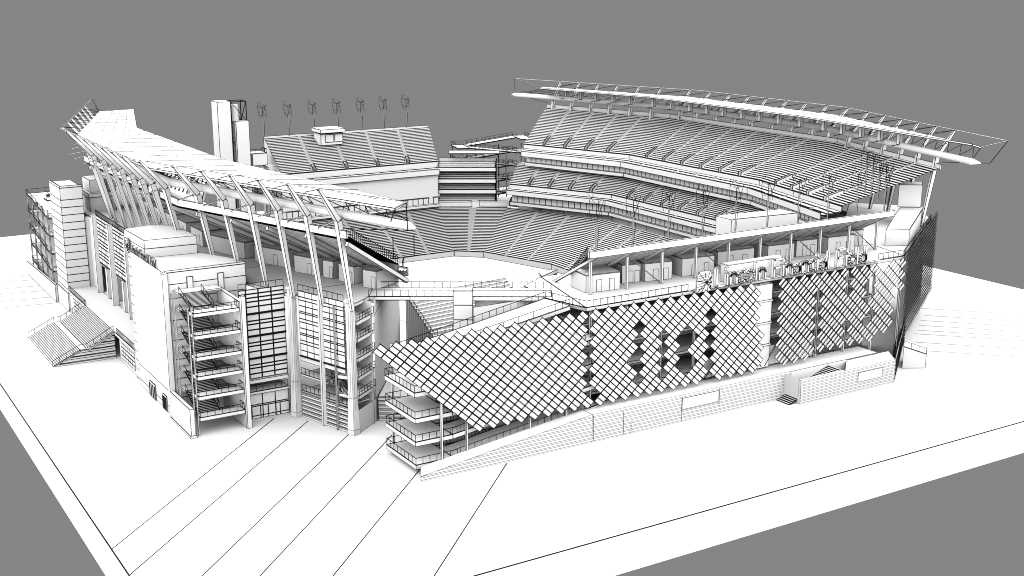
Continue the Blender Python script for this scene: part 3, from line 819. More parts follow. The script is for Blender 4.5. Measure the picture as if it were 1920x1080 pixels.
for (a, b, h), nm in zip(RK, names): booth(a, b, 5.5, h, nm, 'booths under the near end stand', (.3, .68))
def block(name, label, cat, x0, y0, z0, x1, y1, z1, extra=None, lw=.035):
    t = thing(name, label, cat, ((x0+x1)/2, (y0+y1)/2, z0)); m = M(lw); m.box(x0, y0, z0, x1, y1, z1); m.build('body', t)
    m = M(lw); m.box(x0+.25, y0+.25, z1+.003, x1-.25, y1-.25, z1+.1, lw=.01); m.build('roof', t)
    return t
block('plant_box', 'long low white plant box standing behind the sign letters', 'plant box', 145.6, 164.2, DECK, 159.2, 166.2, DECK+3.3)
def quad_block(name, label, cat, pts, z0, z1, lw=.04):
    t = thing(name, label, cat, (sum(p[0] for p in pts)/4, sum(p[1] for p in pts)/4, z0)); m = M(lw); m.prism(pts, z0, z1); m.build('body', t)
    cx = sum(p[0] for p in pts)/4; cy = sum(p[1] for p in pts)/4
    m = M(lw); m.prism([(cx+(p[0]-cx)*.94, cy+(p[1]-cy)*.94) for p in pts], z1+.003, z1+.08, lw=.01); m.build('roof', t)
quad_block('plant_room', 'large flat white plant room at the right corner of the near deck', 'plant room', [(194.1, 171.8), (198.7, 169.6), (221.6, 185.6), (217.2, 188.6)], DECK, DECK+3.4)
quad_block('lift_house', 'tall white box standing behind the flat plant room at the right corner', 'lift house', [(215.5, 187.9), (219.6, 184.9), (222.6, 187.4), (218.6, 190.6)], DECK+3.6, DECK+8.6)
quad_block('rooftop_unit', 'pale flat roofed unit in front of the middle seats behind the near soffit', 'plant box', [(160, 180), (176, 178.5), (176, 183), (160, 184.5)], 24.5, 29.6)

# ================================================================== retaining wall under the panel screen
t = thing('retaining_wall', 'long striped retaining wall rising along the foot of the panel screen', 'wall', (120, 159, 0))
WY = 159.2
def course_wall(m, x0, x1, y, za0, zb0, top, n=8, lw=.014):
    """wall face with horizontal courses cut by a sloping top from za0 (at x0) to zb0 (at x1)"""
    zs = [top*i/n for i in range(n+1)]; fine = []
    for z in zs[:-1]: fine += [z, z+.22]
    fine = sorted(set(fine+[top]))
    for a, b in zip(fine, fine[1:]):
        # clip strip by line from (x0,za0) to (x1,zb0)
        def xat(z): return x0+(z-za0)/(zb0-za0)*(x1-x0) if abs(zb0-za0) > 1e-6 else x0
        xl = max(x0, xat(a)) if zb0 > za0 else x0; xl2 = max(x0, xat(b)) if zb0 > za0 else x0
        if xl >= x1: break
        m.poly([(xl, y, a), (x1, y, a), (x1, y, b), (min(xl2, x1), y, b)], lw=lw)
m = M(.03, 1.0)
course_wall(m, 81.0, 113.0, WY, .9, 4.9, 4.9)
m.poly([(81, WY, 0), (81, WY, .9), (82.2, WY+2.5, 2.2), (82.2, WY+2.5, 0)])
m.poly([(81, WY, .9), (113, WY, 4.9), (113, WY+3, 4.9), (82.2, WY+2.5, 1.4)])
m.build('wedge_wall', t)
m = M(.03, 1.0)
course_wall(m, 113.0, 157.5, WY, 4.9, 4.9, 4.9)
m.poly([(113, WY, 4.9), (180, WY, 4.9), (180, WY+5, 4.9), (113, WY+5, 4.9)])
m.poly([(157.5, WY, 0), (172, WY, 0), (172, WY, 4.9), (157.5, WY, 4.9)])
m.build('course_wall', t)
for x0, x1, z0, z1 in ((132.0, 140.3, 2.2, 4.3),):
    m = M(.035); m.box(x0, WY-.05, z0, x1, WY-.01, z1); m.build('blank_sign', t)
for x, z0, z1 in ((113.2, .2, 4.8), (119.4, 0, 4.4), (121.0, 0, 2.2), (131.9, 0, 4.8), (140.4, 1.4, 4.8)):
    m = M(.03); m.box(x, WY-.04, z0, x+.07, WY-.008, z1, black=True); m.build('wall_joint', t)
m = M(.03, 1.0)   # projecting block at right
course_wall(m, 156.0, 180.3, 155.0, 4.6, 4.6, 4.6)
m.poly([(156, 155, 0), (156, 155, 4.6), (156, 155.6, 4.6), (156, 155.6, 0)])
m.poly([(156, 155.6, 0), (156, 155.6, 4.6), (156, WY, 4.6), (156, WY, 0)], mask=[0, 0, 0, 0])
m.poly([(167, 155, 4.6), (180.3, 155, 4.6), (183.5, 159.5, 4.6), (172, 159.5, 4.6)])
m.poly([(156, 155, 4.6), (167, 155, 4.6), (167, 155.6, 4.6), (156, 155.6, 4.6)])
m.build('projecting_wall', t)
m = M(.035); m.box(170.5, 154.93, 1.7, 177.0, 154.985, 3.6); m.build('blank_sign', t)
m = M(.04, 1.3); m.stair((154.0, 155.7, 0), (154.0, 159.0, 0), (13.0, 0, 0), 4.6, 26, .2); m.build('stair_flight', t)
m = M(.035); 
m.poly([(180.3, 155, 0), (204, 173.5, 0), (204, 173.5, 4.6), (180.3, 155, 4.6)])
for q in range(5):
    z = .7+q*.85; m.beam((180.4, 154.9, z), (204.1, 173.4, z), .12, lw=.03)
m.build('corner_wall', t)
m = M(.03); m.rail([(180.4, 155.1, 4.6), (204, 173.6, 4.6)], r=.05); m.rail([(181.5, 156.6, 4.6), (203, 173.8, 4.6)], r=.05); m.build('railing', t)
t = thing('corner_stair', 'small wedge shaped stair block at the right foot of the retaining wall', 'stair', (192, 162, 0))
m = M(.04, 1.2); m.hexa([(188.5, 160.2, 0), (192.6, 157.9, 0), (196.4, 161, 0), (192.5, 163.6, 0), (188.5, 160.2, 4.5), (192.6, 157.9, 2.9), (196.4, 161, 3.2), (192.5, 163.6, 4.5)]); m.build('body', t)
m = M(.03, 1.2); m.rail([(188.6, 160.3, 4.5), (192.7, 158, 2.9)], r=.04); m.build('railing', t)

# ================================================================== zigzag access ramp at the left end of the screen
t = thing('access_ramp', 'stacked access ramp with four landings behind the left tip of the panel screen', 'ramp', (85, 165, 0))
RX0 = 81.6
for k, z in enumerate((1.6, 5.4, 9.2, 13.4)):
    m = M(.035); m.box(RX0, 162.0, z-.75, 88.2, 172.5, z); m.build('landing', t)
    m = M(.03); m.rail([(89, 162.05, z), (RX0+.05, 162.05, z), (RX0+.05, 172.4, z), (88.2, 172.4, z)], step=1.25); m.build('railing', t)
    for y0, y1, ze in ((162.0, 166.6, z+3.6), (167.6, 172.2, z-.2)):
        m = M(.035); xe = 116.0
        m.hexa([(88.2, y0, z-.75), (xe, y0, ze-.75), (xe, y1, ze-.75), (88.2, y1, z-.75), (88.2, y0, z), (xe, y0, ze), (xe, y1, ze), (88.2, y1, z)]); m.build('ramp_flight', t)
        m = M(.03); m.rail([(88.2, y0+.05, z), (xe, y0+.05, ze)], step=1.35); m.rail([(88.2, y1-.05, z), (xe, y1-.05, ze)], step=1.35); m.build('railing', t)
m = M(.035)
m.hexa([(83, 164, 17.4), (113.0, 166.0, DECK-.75), (112.1, 172.3, DECK-.75), (83, 170, 17.4), (83, 164, 18.1), (113.0, 166.0, DECK-.02), (112.1, 172.3, DECK-.02), (83, 170, 18.1)]); m.build('top_flight', t)
m = M(.03); m.rail([(83, 164, 18.1), (112.9, 166.1, DECK)], step=1.5); m.rail([(83, 170, 18.1), (112.2, 172.4, DECK)], step=1.5); m.build('railing', t)
for x, y, z1 in ((86.0, 161.6, 18), (90.6, 161.8, 19), (83.2, 173.0, 18.4), (102.5, 162.0, 20.5), (109.8, 162.2, 21)):
    m = M(.025); m.beam((x, y, 0), (x, y, z1), .34, lw=.03); m.build('post', t)

# ================================================================== left buildings
# ---- tall white block with the roof letters
t = thing('entrance_block', 'tall plain white entrance block carrying roof letters and a flat roof', 'building', (64, 214, 0))
m = M(.035)
m.poly([(57.3, 229.2, 4.3), (57.3, 207.9, 4.3), (57.3, 207.9, 26), (57.3, 229.2, 26)]); m.build('side_wall', t)
m = M(.035); 
for z0, z1 in zip((0, 1.2), (1.2, 4.3)): m.poly([(57.3, 229.2, z0), (57.3, 207.9, z0), (57.3, 207.9, z1), (57.3, 229.2, z1)])
m.build('base_course', t)
for y0, y1, z1 in ((218.2, 222.0, 3.0), (211.2, 213.6, 2.9)):
    m = M(.03); m.box(57.1, y0, 0, 57.28, y1, z1); o = m.build('doorway', t)
    for q in frange(y0+.3, y1-.3, 3):
        m = M(); m.box(57.0, q-.15, .2, 57.09, q+.25, z1-.3, black=True); m.build('pane', o)
m = M(.03); m.beam((57.25, 207.75, 0), (57.25, 207.75, 26.05), 1.0, 1.0); m.build('corner_pilaster', t)
m = M(.035); m.poly([(57.3, 207.9, 26), (71.8, 207.9, 26), (72.4, 211.5, 26), (68.0, 221.2, 26), (57.3, 229.2, 26)])
m.box(57.4, 207.92, 26.02, 71.8, 208.3, 26.4); m.build('roof', t)
m = M(.035)
for z0, z1 in ((0, 3.4), (3.4, 6.9), (6.9, 10.4), (10.4, 13.9), (13.9, 17.5), (17.5, 21.4), (21.4, 23.9), (23.9, 26)):
    m.poly([(57.8, 207.9, z0), (71.8, 207.9, z0), (71.8, 207.9, z1), (57.8, 207.9, z1)])
m.poly([(71.8, 207.9, 21.9), (72.4, 211.5, 21.9), (72.4, 211.5, 26), (71.8, 207.9, 26)]); m.poly([(72.4, 211.5, 21.9), (68, 221.2, 21.9), (68, 221.2, 26), (72.4, 211.5, 26)])
m.build('front_wall', t)
for x in (61.1, 66.6):
    m = M(.05); m.box(x, 207.6, 22.1, x+1.1, 207.86, 25.0); m.build('door', t)
m = M(.035)
for z in frange(0.3, 26.0, 14)[:-1]:
    m.poly([(57.9, 233.7, z), (57.9, 229.2, z), (57.9, 229.2, z+25.7/14), (57.9, 233.7, z+25.7/14)])
m.poly([(57.3, 229.2, 0), (57.9, 229.2, 0), (57.9, 229.2, 26), (57.3, 229.2, 26)]); m.build('banded_pilaster', t)
m = M(.035)
m.poly([(57.9, 233.7, 26), (57.9, 229.2, 26), (68, 221.2, 26), (68, 234, 26)])
m.poly([(57.9, 233.7, 0), (57.9, 233.7, 26), (64, 233.9, 26), (64, 233.9, 0)]); m.build('return_wall', t)
t = thing('rooftop_block', 'raised white block with one band line sitting on the entrance block roof', 'building', (63, 228, 26))
m = M(.035)
P = [(57.9, 221.6), (67.4, 221.0), (67.0, 232.5), (62.8, 235.4), (57.6, 234.2)]
for z0, z1 in ((26.0, 27.7), (27.7, 29.3)):
    for i in range(5):
        k2 = (i+1) % 5; m.poly([(P[i][0], P[i][1], z0), (P[k2][0], P[k2][1], z0), (P[k2][0], P[k2][1], z1), (P[i][0], P[i][1], z1)])
m.build('wall', t)
m = M(.04); m.poly([(p[0], p[1], 29.3) for p in P]); m.build('roof', t)

# ---- open stair tower
t = thing('stair_tower', 'open stair tower with six white landings stacked between two side walls', 'stair tower', (62, 201, 0))
LZ = (3.3, 7.0, 10.5, 13.9, 17.6, 21.4)
for k, z in enumerate(LZ):
    m = M(.03); m.box(58.4, 196.0, z-.65, 66.3, 198.3, z); m.build('landing', t)
    m = M(.03); m.rail([(58.5, 198.2, z), (58.5, 196.05, z), (66.2, 196.05, z)], step=1.25); m.rail([(66.2, 196.05, z), (66.2, 198.2, z)], step=1.2); m.build('railing', t)
    zn = LZ[k+1] if k < 5 else z+1.2
    if k < 5 or True:
        n = 18
        m = M(.04, 1.2); rise = (zn-z)*.62 if k < 5 else 1.6; m.stair((58.8, 198.3, z), (62.6, 198.3, z), (0, 6.4, 0), rise, 16, .3); m.build('stair_flight', t)
        m = M(.03); m.rail([(58.75, 198.3, z), (58.75, 204.7, z+rise)], step=1.3); m.rail([(62.65, 198.3, z), (62.65, 204.7, z+rise)], step=1.3); m.build('railing', t)
        m = M(.03); m.box(58.6, 204.7, z+rise-.3, 66.3, 207.6, z+rise); m.build('half_landing', t)
        m = M(.04, 1.2); m.stair((63.0, 204.7, z+rise), (66.2, 204.7, z+rise), (0, -5.4, 0), zn-z-rise-.2, 10, .3) if k < 5 else None
        if m.f: m.build('stair_flight', t)
m = M(.035); m.box(66.35, 196.0, 0, 67.2, 207.6, 22.4); m.beam((66.8, 195.8, 0), (66.8, 195.8, 23.4), .8, .8); m.build('side_wall', t)
m = M(.035); m.hexa([(56.7, 195.9, 0), (57.5, 195.9, 0), (57.5, 207.2, 0), (56.7, 207.2, 0), (56.7, 195.9, 5.1), (57.5, 195.9, 5.1), (57.5, 207.2, 5.1), (56.7, 207.2, 5.1)]); m.build('parapet_wall', t)
m = M(.035); m.box(56.5, 195.7, 0, 57.7, 207.1, .5); m.build('wall_base', t)
for x, y in ((57.6, 196.3), (58.2, 196.4), (57.6, 203.8), (57.9, 206.6)):
    m = M(.022); m.beam((x, y, 0), (x, y, 22.6), .2, lw=.025); m.build('post', t)

# ---- glass facades
def mullion_wall(m, a, b, z0, z1, cols, rows, lw, thick=(), off=.0):
    a = V((a[0], a[1], 0)); b = V((b[0], b[1], 0)); L = (b-a).length; d = (b-a).normalized()
    us = [L*c for c in cols]; zs = [z0+(z1-z0)*r for r in rows]
    m.grid(a, d, V((0, 0, 1)), us, zs, lw=lw)
    n = V((d.y, -d.x, 0))
    for z in thick:
        c = a+V((0, 0, z))+n*.12; m.beam(c, c+d*L, .22, .36, black=True)
t = thing('glass_facade', 'tall gridded glass wall between the stair tower and the first flared pier', 'facade', (71.5, 199.4, 0))
rows = [0]
zsr = [7.4]
for base in (7.4, 11.2, 15.4, 19.4):
    zsr += [base+.9, base+1.9, base+2.5, base+3.7]
zsr = [7.4, 8.3, 9.3, 9.9, 11.0, 12.3, 13.3, 13.9, 15.0, 16.2, 17.2, 17.8, 19.0, 20.3, 21.2, 21.9, 22.6, 23.4]
m = M(.06, 1.0); mullion_wall(m, (67.3, 199.4), (75.6, 199.4), 7.4, 23.4, [0, .16, .43, .71, 1.0], [(z-7.4)/16 for z in zsr], .06, thick=(11.1, 15.1, 19.1)); m.build('glazing', t)
m = M(.035); m.box(67.2, 199.0, 6.6, 75.6, 205, 7.3); m.build('soffit', t)
m = M(.035); m.box(67.2, 199.1, 4.6, 75.6, 205, 5.1); m.build('balcony_floor', t)
m = M(.03); m.rail([(67.3, 199.2, 5.1), (75.4, 199.2, 5.1)], step=1.2); m.rail([(67.3, 199.2, 23.4), (75.4, 199.2, 23.4)], step=1.4); m.build('railing', t)
m = M(.05, 1.0); mullion_wall(m, (67.2, 199.5), (75.6, 199.5), 0, 4.6, [0, .14, .42, .7, 1.0], [0, .12, .5, .56, 1.0], .045); m.build('shopfront', t)
m = M(.035); m.poly([(67.3, 204.6, 5.1), (75.6, 204.6, 5.1), (75.6, 204.6, 7.3), (67.3, 204.6, 7.3)]); m.build('inner_wall', t)
for x in (68.6, 70.2, 71.6, 73.0, 73.8):
    m = M(); m.box(x, 199.35, .1, x+.14, 199.45, 2.3, black=True); m.build('door_frame', t)

def pier(m, x, y, ang, w=1.5, top=23.6):
    c, s_ = math.cos(ang), math.sin(ang)
    def sq(k, e=1.0): return [(x+(a*c-b*s_)*k*e, y+(a*s_+b*c)*k) for a, b in ((-1, -1), (1, -1), (1, 1), (-1, 1))]
    def ring(z, k): return [(p[0], p[1], z) for p in sq(k)]
    Z = [(0, 1.15*w/2), (.9, 1.15*w/2), (6.5, .82*w/2), (top-.5, .82*w/2)]
    for (z0, k0), (z1, k1) in zip(Z, Z[1:]):
        A = ring(z0, k0); B = ring(z1, k1)
        for i in range(4): m.poly([A[i], A[(i+1) % 4], B[(i+1) % 4], B[i]])
    A = ring(top-.5, 1.1*w/2); B = ring(top, 1.1*w/2)
    for i in range(4): m.poly([A[i], A[(i+1) % 4], B[(i+1) % 4], B[i]])
    m.poly(B); m.poly(A[::-1])
    # raised centre rib on each face
    for i in range(4):
        p, q = V(ring(6.5, .82*w/2)[i]), V(ring(6.5, .82*w/2)[(i+1) % 4]); mid = (p+q)/2; cc = V((x, y, 6.5)); n = (mid-cc).normalized(); d = (q-p)*.16
        a = mid-d+n*.08; b = mid+d+n*.08; h = V((0, 0, top-.6-6.5))
        m.poly([a, b, b+h, a+h]); m.poly([a, b, mid+n*.1+V((0, 0, -5.0))])
ang = math.atan2(183.6-196.9, 81-76)
for (x, y), lab in (((76.1, 197.2), 'flared white pier between the two glass walls'), ((80.9, 183.6), 'flared white pier at the right end of the glass corner')):
    m = M(.016, 1.0); pier(m, x, y, ang, 1.35); o = m.build('pier', None, (x, y, 0)); tag(o, lab, 'pier')
t = thing('glass_facade', 'diagonal glass wall in two bays hung between the two flared piers above an open balcony', 'facade', (78.4, 190, 0))
A0 = V((76.7, 196.2, 0)); A1 = V((80.3, 184.5, 0)); d = (A1-A0).normalized(); Ld = (A1-A0).length; nn = V((d.y, -d.x, 0))
zsr = [11.3, 12.4, 13.6, 14.2, 15.2, 15.5, 16.4, 17.5, 18.1, 19.1, 19.4, 20.4, 21.4, 22.0, 23.0]
for u0, u1 in ((.02, .475), (.535, .98)):
    m = M(.05, 1.0); a = A0+d*Ld*u0; b = A0+d*Ld*u1
    mullion_wall(m, a, b, 11.3, 23.0, [0, .33, .66, 1], [(z-11.3)/11.7 for z in zsr], .045); m.build('glazing', t)
    m = M(.04, 1.0); n_ = nn*.15
    m.poly([a+V((0, 0, 10.4)), b+V((0, 0, 10.4)), b+V((0, 0, 11.3)), a+V((0, 0, 11.3))]); m.beam(a+V((0, 0, 11.4))+n_, b+V((0, 0, 11.4))+n_, .3, .25, lw=.08); m.build('canopy_sill', t)
    m = M(.03); m.rail([a+V((0, 0, 5.0)), b+V((0, 0, 5.0))], step=1.1); m.rail([a+V((0, 0, 8.0)), b+V((0, 0, 8.0))], step=1.1); m.rail([a+V((0, 0, 23.0)), b+V((0, 0, 23.0))], step=1.5); m.build('railing', t)
m = M(.03); mid = A0+d*Ld*.505+nn*.1; m.beam(mid, mid+V((0, 0, 23.3)), .75, .75); m.build('centre_post', t)
inn = -nn
m = M(.035)
for z in (5.0, 8.0):
    a = A0; b = A1 if z < 6 else A0+d*Ld*.5
    c = [a, b, b+inn*5, a+inn*5]; m.hexa([q+V((0, 0, z-.35)) for q in c]+[q+V((0, 0, z)) for q in c])
m.build('balcony_floor', t)
m = M(.035); c0 = A0+inn*6; c1 = A1+inn*6; m.poly([c0, c1, c1+V((0, 0, 22)), c0+V((0, 0, 22))]); m.build('inner_wall', t)
m = M(.03, 1.0); e = d*Ld
for i in range(13):
    z0, z1 = 5.0*i/13, 5.0*(i+1)/13; za = z0 if i % 2 else z0
    m.poly([A0+V((0, 0, z0)), A1+V((0, 0, z0)), A1+V((0, 0, z1-(.16 if i % 2 else 0))), A0+V((0, 0, z1-(.16 if i % 2 else 0)))])
m.build('striped_base', t)
m = M(.03); a = A0+d*Ld*.62+inn*1.2+V((0, 0, 8.6)); b = A0+d*Ld*.99+inn*1.2+V((0, 0, 5.0))
m.beam(a, b, 1.2, .3); m.rail([a+inn*.6, b+inn*.6], step=.9); m.rail([a-inn*.6, b-inn*.6], step=.9); m.build('stair_flight', t)
# ---- portal side wall, bays at right of the pier
t = thing('portal_building', 'plain grey walled portal building with stacked balconies right of the glass corner', 'building', (85, 187, 0))
m = M(.03)
P0 = V((81.6, 183.2, 0)); P1 = V((86.9, 187.3, 0)); up = lambda z: V((0, 0, z))
m.poly([P0, P1, P1+up(4.2), P0+up(4.2)]); m.build('base_wall', t)
dd = (P1-P0).normalized(); n2 = V((-dd.y, dd.x, 0))
for z in (6.6, 9.9, 13.2, 16.6, 19.6):
    m = M(.03); c = [P0+dd*.6, P1-dd*.1, P1-dd*.1+n2*4, P0+dd*.6+n2*4]; m.hexa([q+up(z-.7) for q in c]+[q+up(z) for q in c]); m.build('balcony', t)
    m = M(.03); m.rail([P0+dd*.6+up(z), P1-dd*.1+up(z)], step=1.0, mid=True); m.build('railing', t)
m = M(.03); c0 = P0+n2*4.2; c1 = P1+n2*4.2; m.poly([c0, c1, c1+up(22), c0+up(22)]); m.build('recess_wall', t)
Q1 = P1+V((14.5, 19.5, 0))
m = M(.035)
m.poly([P1+up(4.2), Q1+up(4.2), Q1+up(21.6), P1+up(19.0)]); m.poly([P1+up(19.0), Q1+up(21.6), Q1+up(22), P1+up(22)]); m.poly([P1, Q1, Q1+up(4.2), P1+up(4.2)])
m.build('portal_wall', t)
m = M(.035); m.poly([P1+up(21.3), Q1+up(21.3), Q1+up(21.3)+V((-8, 6, 0)), P1+up(21.3)+V((-5.5, 5, 0))]); m.build('roof', t)
t = thing('striped_wall', 'low striped wall closing the gateway under the footbridge', 'wall', (92, 183, 0))
m = M(.035, 1.0); a = V((87.2, 187.2, 0)); b = V((99, 179.5, 0))
for i in range(6):
    z0 = i*.75; m.poly([a+up(z0), b+up(z0), b+up(z0+.52), a+up(z0+.52)]); m.poly([a+up(z0+.52), b+up(z0+.52), b+up(z0+.75), a+up(z0+.75)])
m.build('wall', t)
m = M(.035); m.poly([a+up(4.5), b+up(4.5), b+V((12, 14, 4.5)), a+V((14, 20, 4.5))]); m.build('podium', t)

# ---- footbridge and lift tower
t = thing('footbridge', 'level white footbridge with railings spanning the gateway between both decks', 'footbridge', (100, 183, 0))
m = M(.035); B0 = V((87.0, 189.4, 0)); B1 = V((113.6, 172.6, 0)); dd = (B1-B0).normalized(); n3 = V((-dd.y, dd.x, 0))
c = [B0, B1, B1+n3*6.2, B0+n3*6.2]; m.hexa([q+up(DECK-.73) for q in c]+[q+up(DECK+.03) for q in c]); m.build('deck', t)
m = M(.028); m.rail([B0+up(DECK), B1+up(DECK)], step=1.35); m.rail([B0+n3*6.1+up(DECK), B1+n3*6.1+up(DECK)], step=1.35); m.build('railing', t)
t = thing('lift_tower', 'slim banded white lift tower rising to the middle of the footbridge', 'lift tower', (101, 181, 0))
m = M(.035); c0 = V((99.1, 181.3, 0)); c1 = V((101.9, 179.5, 0)); c = [c0, c1, c1+n3*3, c0+n3*3]
for i in range(9):
    z0 = 2.6*i-.2; z1 = z0+2.6
    if z0 < 0: z0 = 0
    m.hexa([q+up(z0) for q in c]+[q+up(min(z1, 23)-.01) for q in c])
m.build('shaft', t)
t = thing('gateway_wall', 'wide plain wall with one string course below the footbridge right of the lift tower', 'wall', (108, 178, 0))
m = M(.035); a = c1+n3*2+dd*.3; b = B1+n3*2
m.poly([a, b, b+up(17.2), a+up(17.2)]); m.poly([a+up(17.2), b+up(17.2), b+up(17.5), a+up(17.5)]); m.poly([a+up(17.5), b+up(17.5), b+up(DECK-.8), a+up(DECK-.8)]); m.build('wall', t)
# stepped end of the lower left bowl seen through the gateway
t = thing('lower_stand_end', 'stepped end of the lower left seating seen below the footbridge', 'grandstand', (103, 203, 0))
m = M(.03)
n = 14
for i in range(n):
    a = V((104.0, 209.5, 0)).lerp(V((103.0, 195.5, 0)), i/n); b = V((104.0, 209.5, 0)).lerp(V((103.0, 195.5, 0)), (i+1)/n); z = 15.6-i*.42
    off = V((-.25*i/n, 0, 0)); w = V((24, 3, 0))
    m.hexa([a, b, b+w, a+w, a+up(z), b+up(z), b+w+up(z), a+w+up(z)])
m.build('seating_section', t)
m = M(.03); m.rail([(104.0, 209.5, 15.6), (103.0, 195.5, 10.2)], step=1.2); m.build('railing', t)

# ---- terrace at left with arcade, banded tower, entrance stair
t = thing('terrace', 'raised entrance terrace with a railing at the head of the outside stair', 'terrace', (61, 260, 0))
m = M(.035); m.prism([(57.8, 233.9), (64.2, 233.9), (64.2, 291), (57.8, 291)], 4.9, 5.5); m.build('floor', t)
m = M(.035)
for y0, y1 in ((291, 273), (247, 234)):
    m.poly([(58.2, y0, 0), (58.2, y1, 0), (58.2, y1, 4.9), (58.2, y0, 4.9)])
m.build('wall', t)
for y0, y1 in ((287, 274.5), (245.5, 235.5)):
    m = M(.05, 1.0); mullion_wall(m, (58.12, y0), (58.12, y1), .8, 4.2, [0, .15, .3, .5, .65, .8, 1], [0, .25, .5, .75, 1.], .06); m.build('window_strip', t)
    m = M(.03); m.rail([(57.9, y0+2, 5.5), (57.9, y1-1, 5.5)], step=.8); m.build('railing', t)
t = thing('entrance_stair', 'wide two flight outside stair descending from the terrace to the left', 'stair', (52, 260, 0))
m = M(.024, 1.2); m.stair((45.5, 273.4, 0), (45.5, 249.4, 0), (5.4, 0, 0), 2.6, 15, .3); m.build('stair_flight', t)
m = M(.035); m.box(50.9, 249.4, 2.2, 52.3, 273.4, 2.6); m.build('half_landing', t)
m = M(.024, 1.2); m.stair((52.3, 273.2, 2.6), (52.3, 248.8, 2.6), (5.5, 0, 0), 2.9, 17, .3); m.build('stair_flight', t)
m = M(.03); 
for y in (273.5, 249.2): m.rail([(45.4, y, 0.1), (50.9, y, 2.7), (52.3, y, 2.7), (57.7, y, 5.6)], step=1.5)
m.build('railing', t)
m = M(.03, 1.0); y = 249.0
for i in range(10):
    z0 = 5.4*i/10; z1 = z0+(.38 if i % 2 == 0 else .54); xa = 45.6+z0/5.5*11.8; m.poly([(xa, y, z0), (57.8, y, z0), (57.8, y, z1), (xa+(z1-z0)/5.5*11.8, y, z1)])
m.build('cheek_wall', t)
t = thing('glass_facade', 'two bay black gridded glass wall above the arcade at the back of the terrace', 'facade', (64, 265, 5.5))
m = M(.06, 1.0)
rows = [0, .03]+[x for k in range(4) for x in (.03+.2425*k+.1, .03+.2425*k+.17, .03+.2425*(k+1))]
for y0, y1 in ((283.6, 271.6), (269.6, 257.8)):
    mullion_wall(m, (63.9, y0), (63.9, y1), 12.4, 23.4, [0, .2, .4, .5, .6, .8, 1], rows, .075)
m.build('glazing', t)
m = M(.03); m.rail([(63.9, 284, 23.4), (63.9, 257.5, 23.4)], step=.9, r=.06); m.build('railing', t)
for y in (284.3, 270.6, 257.2):
    m = M(.035); m.beam((63.7, y, 5.5), (63.7, y, 23.5), 1.3, .9); m.build('pier', t)
for y in (277.6, 263.7):
    m = M(.035); m.beam((64.3, y, 5.5), (64.3, y, 12.4), 1.2, 1.2); m.build('arcade_column', t)
for y in (281, 274, 267, 260.5):
    m = M(.035); m.beam((65.6, y, 5.5), (65.6, y, 12.2), 1.3, 1.3); m.build('arcade_column', t)
m = M(.035); m.poly([(69, 291, 5.5), (69, 234, 5.5), (69, 234, 21), (69, 291, 21)]); m.prism([(64, 234), (69, 234), (69, 291), (64, 291)], 5.0, 5.45); m.box(64.1, 256, 12, 69, 285, 12.4); m.build('arcade_back', t)
m = M(.035); m.poly([(63.9, 257.2, 5.5), (63.9, 234, 5.5), (63.9, 234, 25), (63.9, 257.2, 22)]); m.poly([(63.9, 291, 5.5), (63.9, 284.5, 5.5), (63.9, 284.5, 22), (63.9, 291, 22)]); m.build('side_panel', t)
t = thing('banded_tower', 'square white tower with dark band lines at the left end of the terrace', 'tower', (60.5, 296, 0))
m = M(.045)
zs = [4.5]+[5.3+1.745*i for i in range(13)]+[29.0]
for z0, z1 in zip(zs, zs[1:]): m.box(58.0, 291.0, z0, 63.0, 301.9, z1-.004)
m.build('shaft', t)
m = M(.045); m.box(58.25, 291.25, 29.0, 62.75, 301.6, 29.05, lw=.02); m.box(58.0, 291.0, 29.0, 63.0, 291.25, 29.5); m.box(58, 291.25, 29, 58.25, 301.9, 29.5); m.build('roof', t)
m = M(.04); m.box(57.8, 291.0, 0, 63, 302, 4.49); m.build('base', t)
t = thing('tower_wall', 'plain grey link wall between the banded tower and the arcade glass', 'wall', (65, 291, 0))
m = M(.04); m.poly([(63, 291.3, 0), (69, 291.3, 0), (69, 291.3, 22), (63, 291.3, 22)]); m.build('wall', t)
t = thing('boundary_wall', 'long low wall sloping along the far left side beside the ramp tower', 'wall', (57.5, 318, 0))
m = M(.045); m.hexa([(57.2, 302, 0), (57.8, 302, 0), (57.8, 336, 0), (57.2, 336, 0), (57.2, 302, 4.4), (57.8, 302, 4.4), (57.8, 336, 3.6), (57.2, 336, 3.6)]); m.build('wall', t)
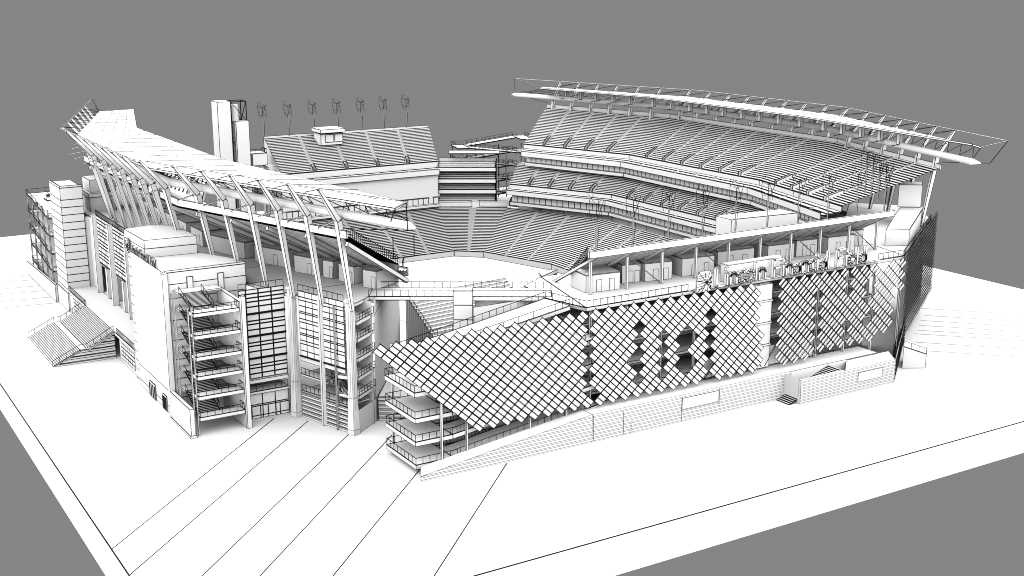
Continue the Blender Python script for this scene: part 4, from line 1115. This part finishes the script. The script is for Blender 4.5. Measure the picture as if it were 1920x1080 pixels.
# left deck under the canopy
t = thing('concourse_deck', 'long grey shaded concourse deck under the left stand and canopy ribs', 'deck', (75, 250, 0))
m = M(.035)
m.prism([(64.1, 330), (64.1, 262), (84, 262), (84, 330)], DECK-.6, DECK)
m.prism([(64.1, 262), (64.1, 234), (68, 221.2), (89, 221.2), (84, 262)], DECK-.6, DECK)
m.prism([(68, 221.2), (72.4, 211.5), (75.7, 199.6), (96, 199.6), (89, 221.2)], DECK-.6, DECK)
m.prism([(75.7, 199.6), (76.3, 197.5), (80.6, 184.5), (87.0, 189.2), (93, 185.5), (96, 199.6)], DECK-.6, DECK)
m.build('deck_slab', t)
m = M(.035); band(m, [(82, 322), (82, 240)], 0, 26); m.build('inner_wall', t)
t = thing('service_house', 'pale round ended service house on the deck behind the banded tower', 'building', (69, 300, DECK))
m = M(.045); m.box(65.5, 296.0, DECK-.2, 71.5, 303, DECK+3.4); m.box(65.3, 295.8, DECK+3.42, 71.7, 303.2, DECK+4.4); m.box(66.0, 297, DECK+4.42, 72, 304, DECK+7.4); m.build('body', t)
m = M(.045); m.box(69.5, 295.9, DECK, 70.6, 295.98, DECK+2.2); m.build('door', t)

# ================================================================== lights, world, camera
w = bpy.data.worlds.new('World'); SC.world = w; w.use_nodes = True
bg = w.node_tree.nodes['Background']; bg.inputs[0].default_value = (0.156, 0.156, 0.156, 1); bg.inputs[1].default_value = 1.0
sun = bpy.data.lights.new('sun', 'SUN'); sun.energy = 5.0; sun.angle = math.radians(160); sun.color = (1, 1, 1)
so = bpy.data.objects.new('sun', sun); COL.objects.link(so)
sd = V((-.5, -.55, 1.0)).normalized(); so.rotation_euler = sd.to_track_quat('Z', 'Y').to_euler(); so.location = (50, 50, 200)

cam = bpy.data.cameras.new('camera'); co = bpy.data.objects.new('camera', cam); COL.objects.link(co)
cam.sensor_width = 36; cam.lens = 2331.7/1920*36; cam.clip_start = 1; cam.clip_end = 3000
p_, az, ro = .244, .5491, -.0009
fw = V((math.sin(az)*math.cos(p_), math.cos(az)*math.cos(p_), -math.sin(p_))); r0 = V((math.cos(az), -math.sin(az), 0)); u0 = r0.cross(fw)
r_ = r0*math.cos(ro)+u0*math.sin(ro); u_ = -r0*math.sin(ro)+u0*math.cos(ro)
from mathutils import Matrix
co.matrix_world = Matrix(((r_.x, u_.x, -fw.x, 0), (r_.y, u_.y, -fw.y, 0), (r_.z, u_.z, -fw.z, 75), (0, 0, 0, 1)))
SC.camera = co
SC.view_settings.view_transform = 'Standard'; SC.view_settings.look = 'None'; SC.view_settings.gamma = 1; SC.view_settings.exposure = 0.6
SC.cycles.max_bounces = 4; SC.cycles.diffuse_bounces = 0
SC.cycles.pixel_filter_type = 'BLACKMAN_HARRIS'; SC.cycles.filter_width = 1.0; SC.cycles.glossy_bounces = 1
for o in bpy.data.objects:
    if '_o' in o: del o['_o']
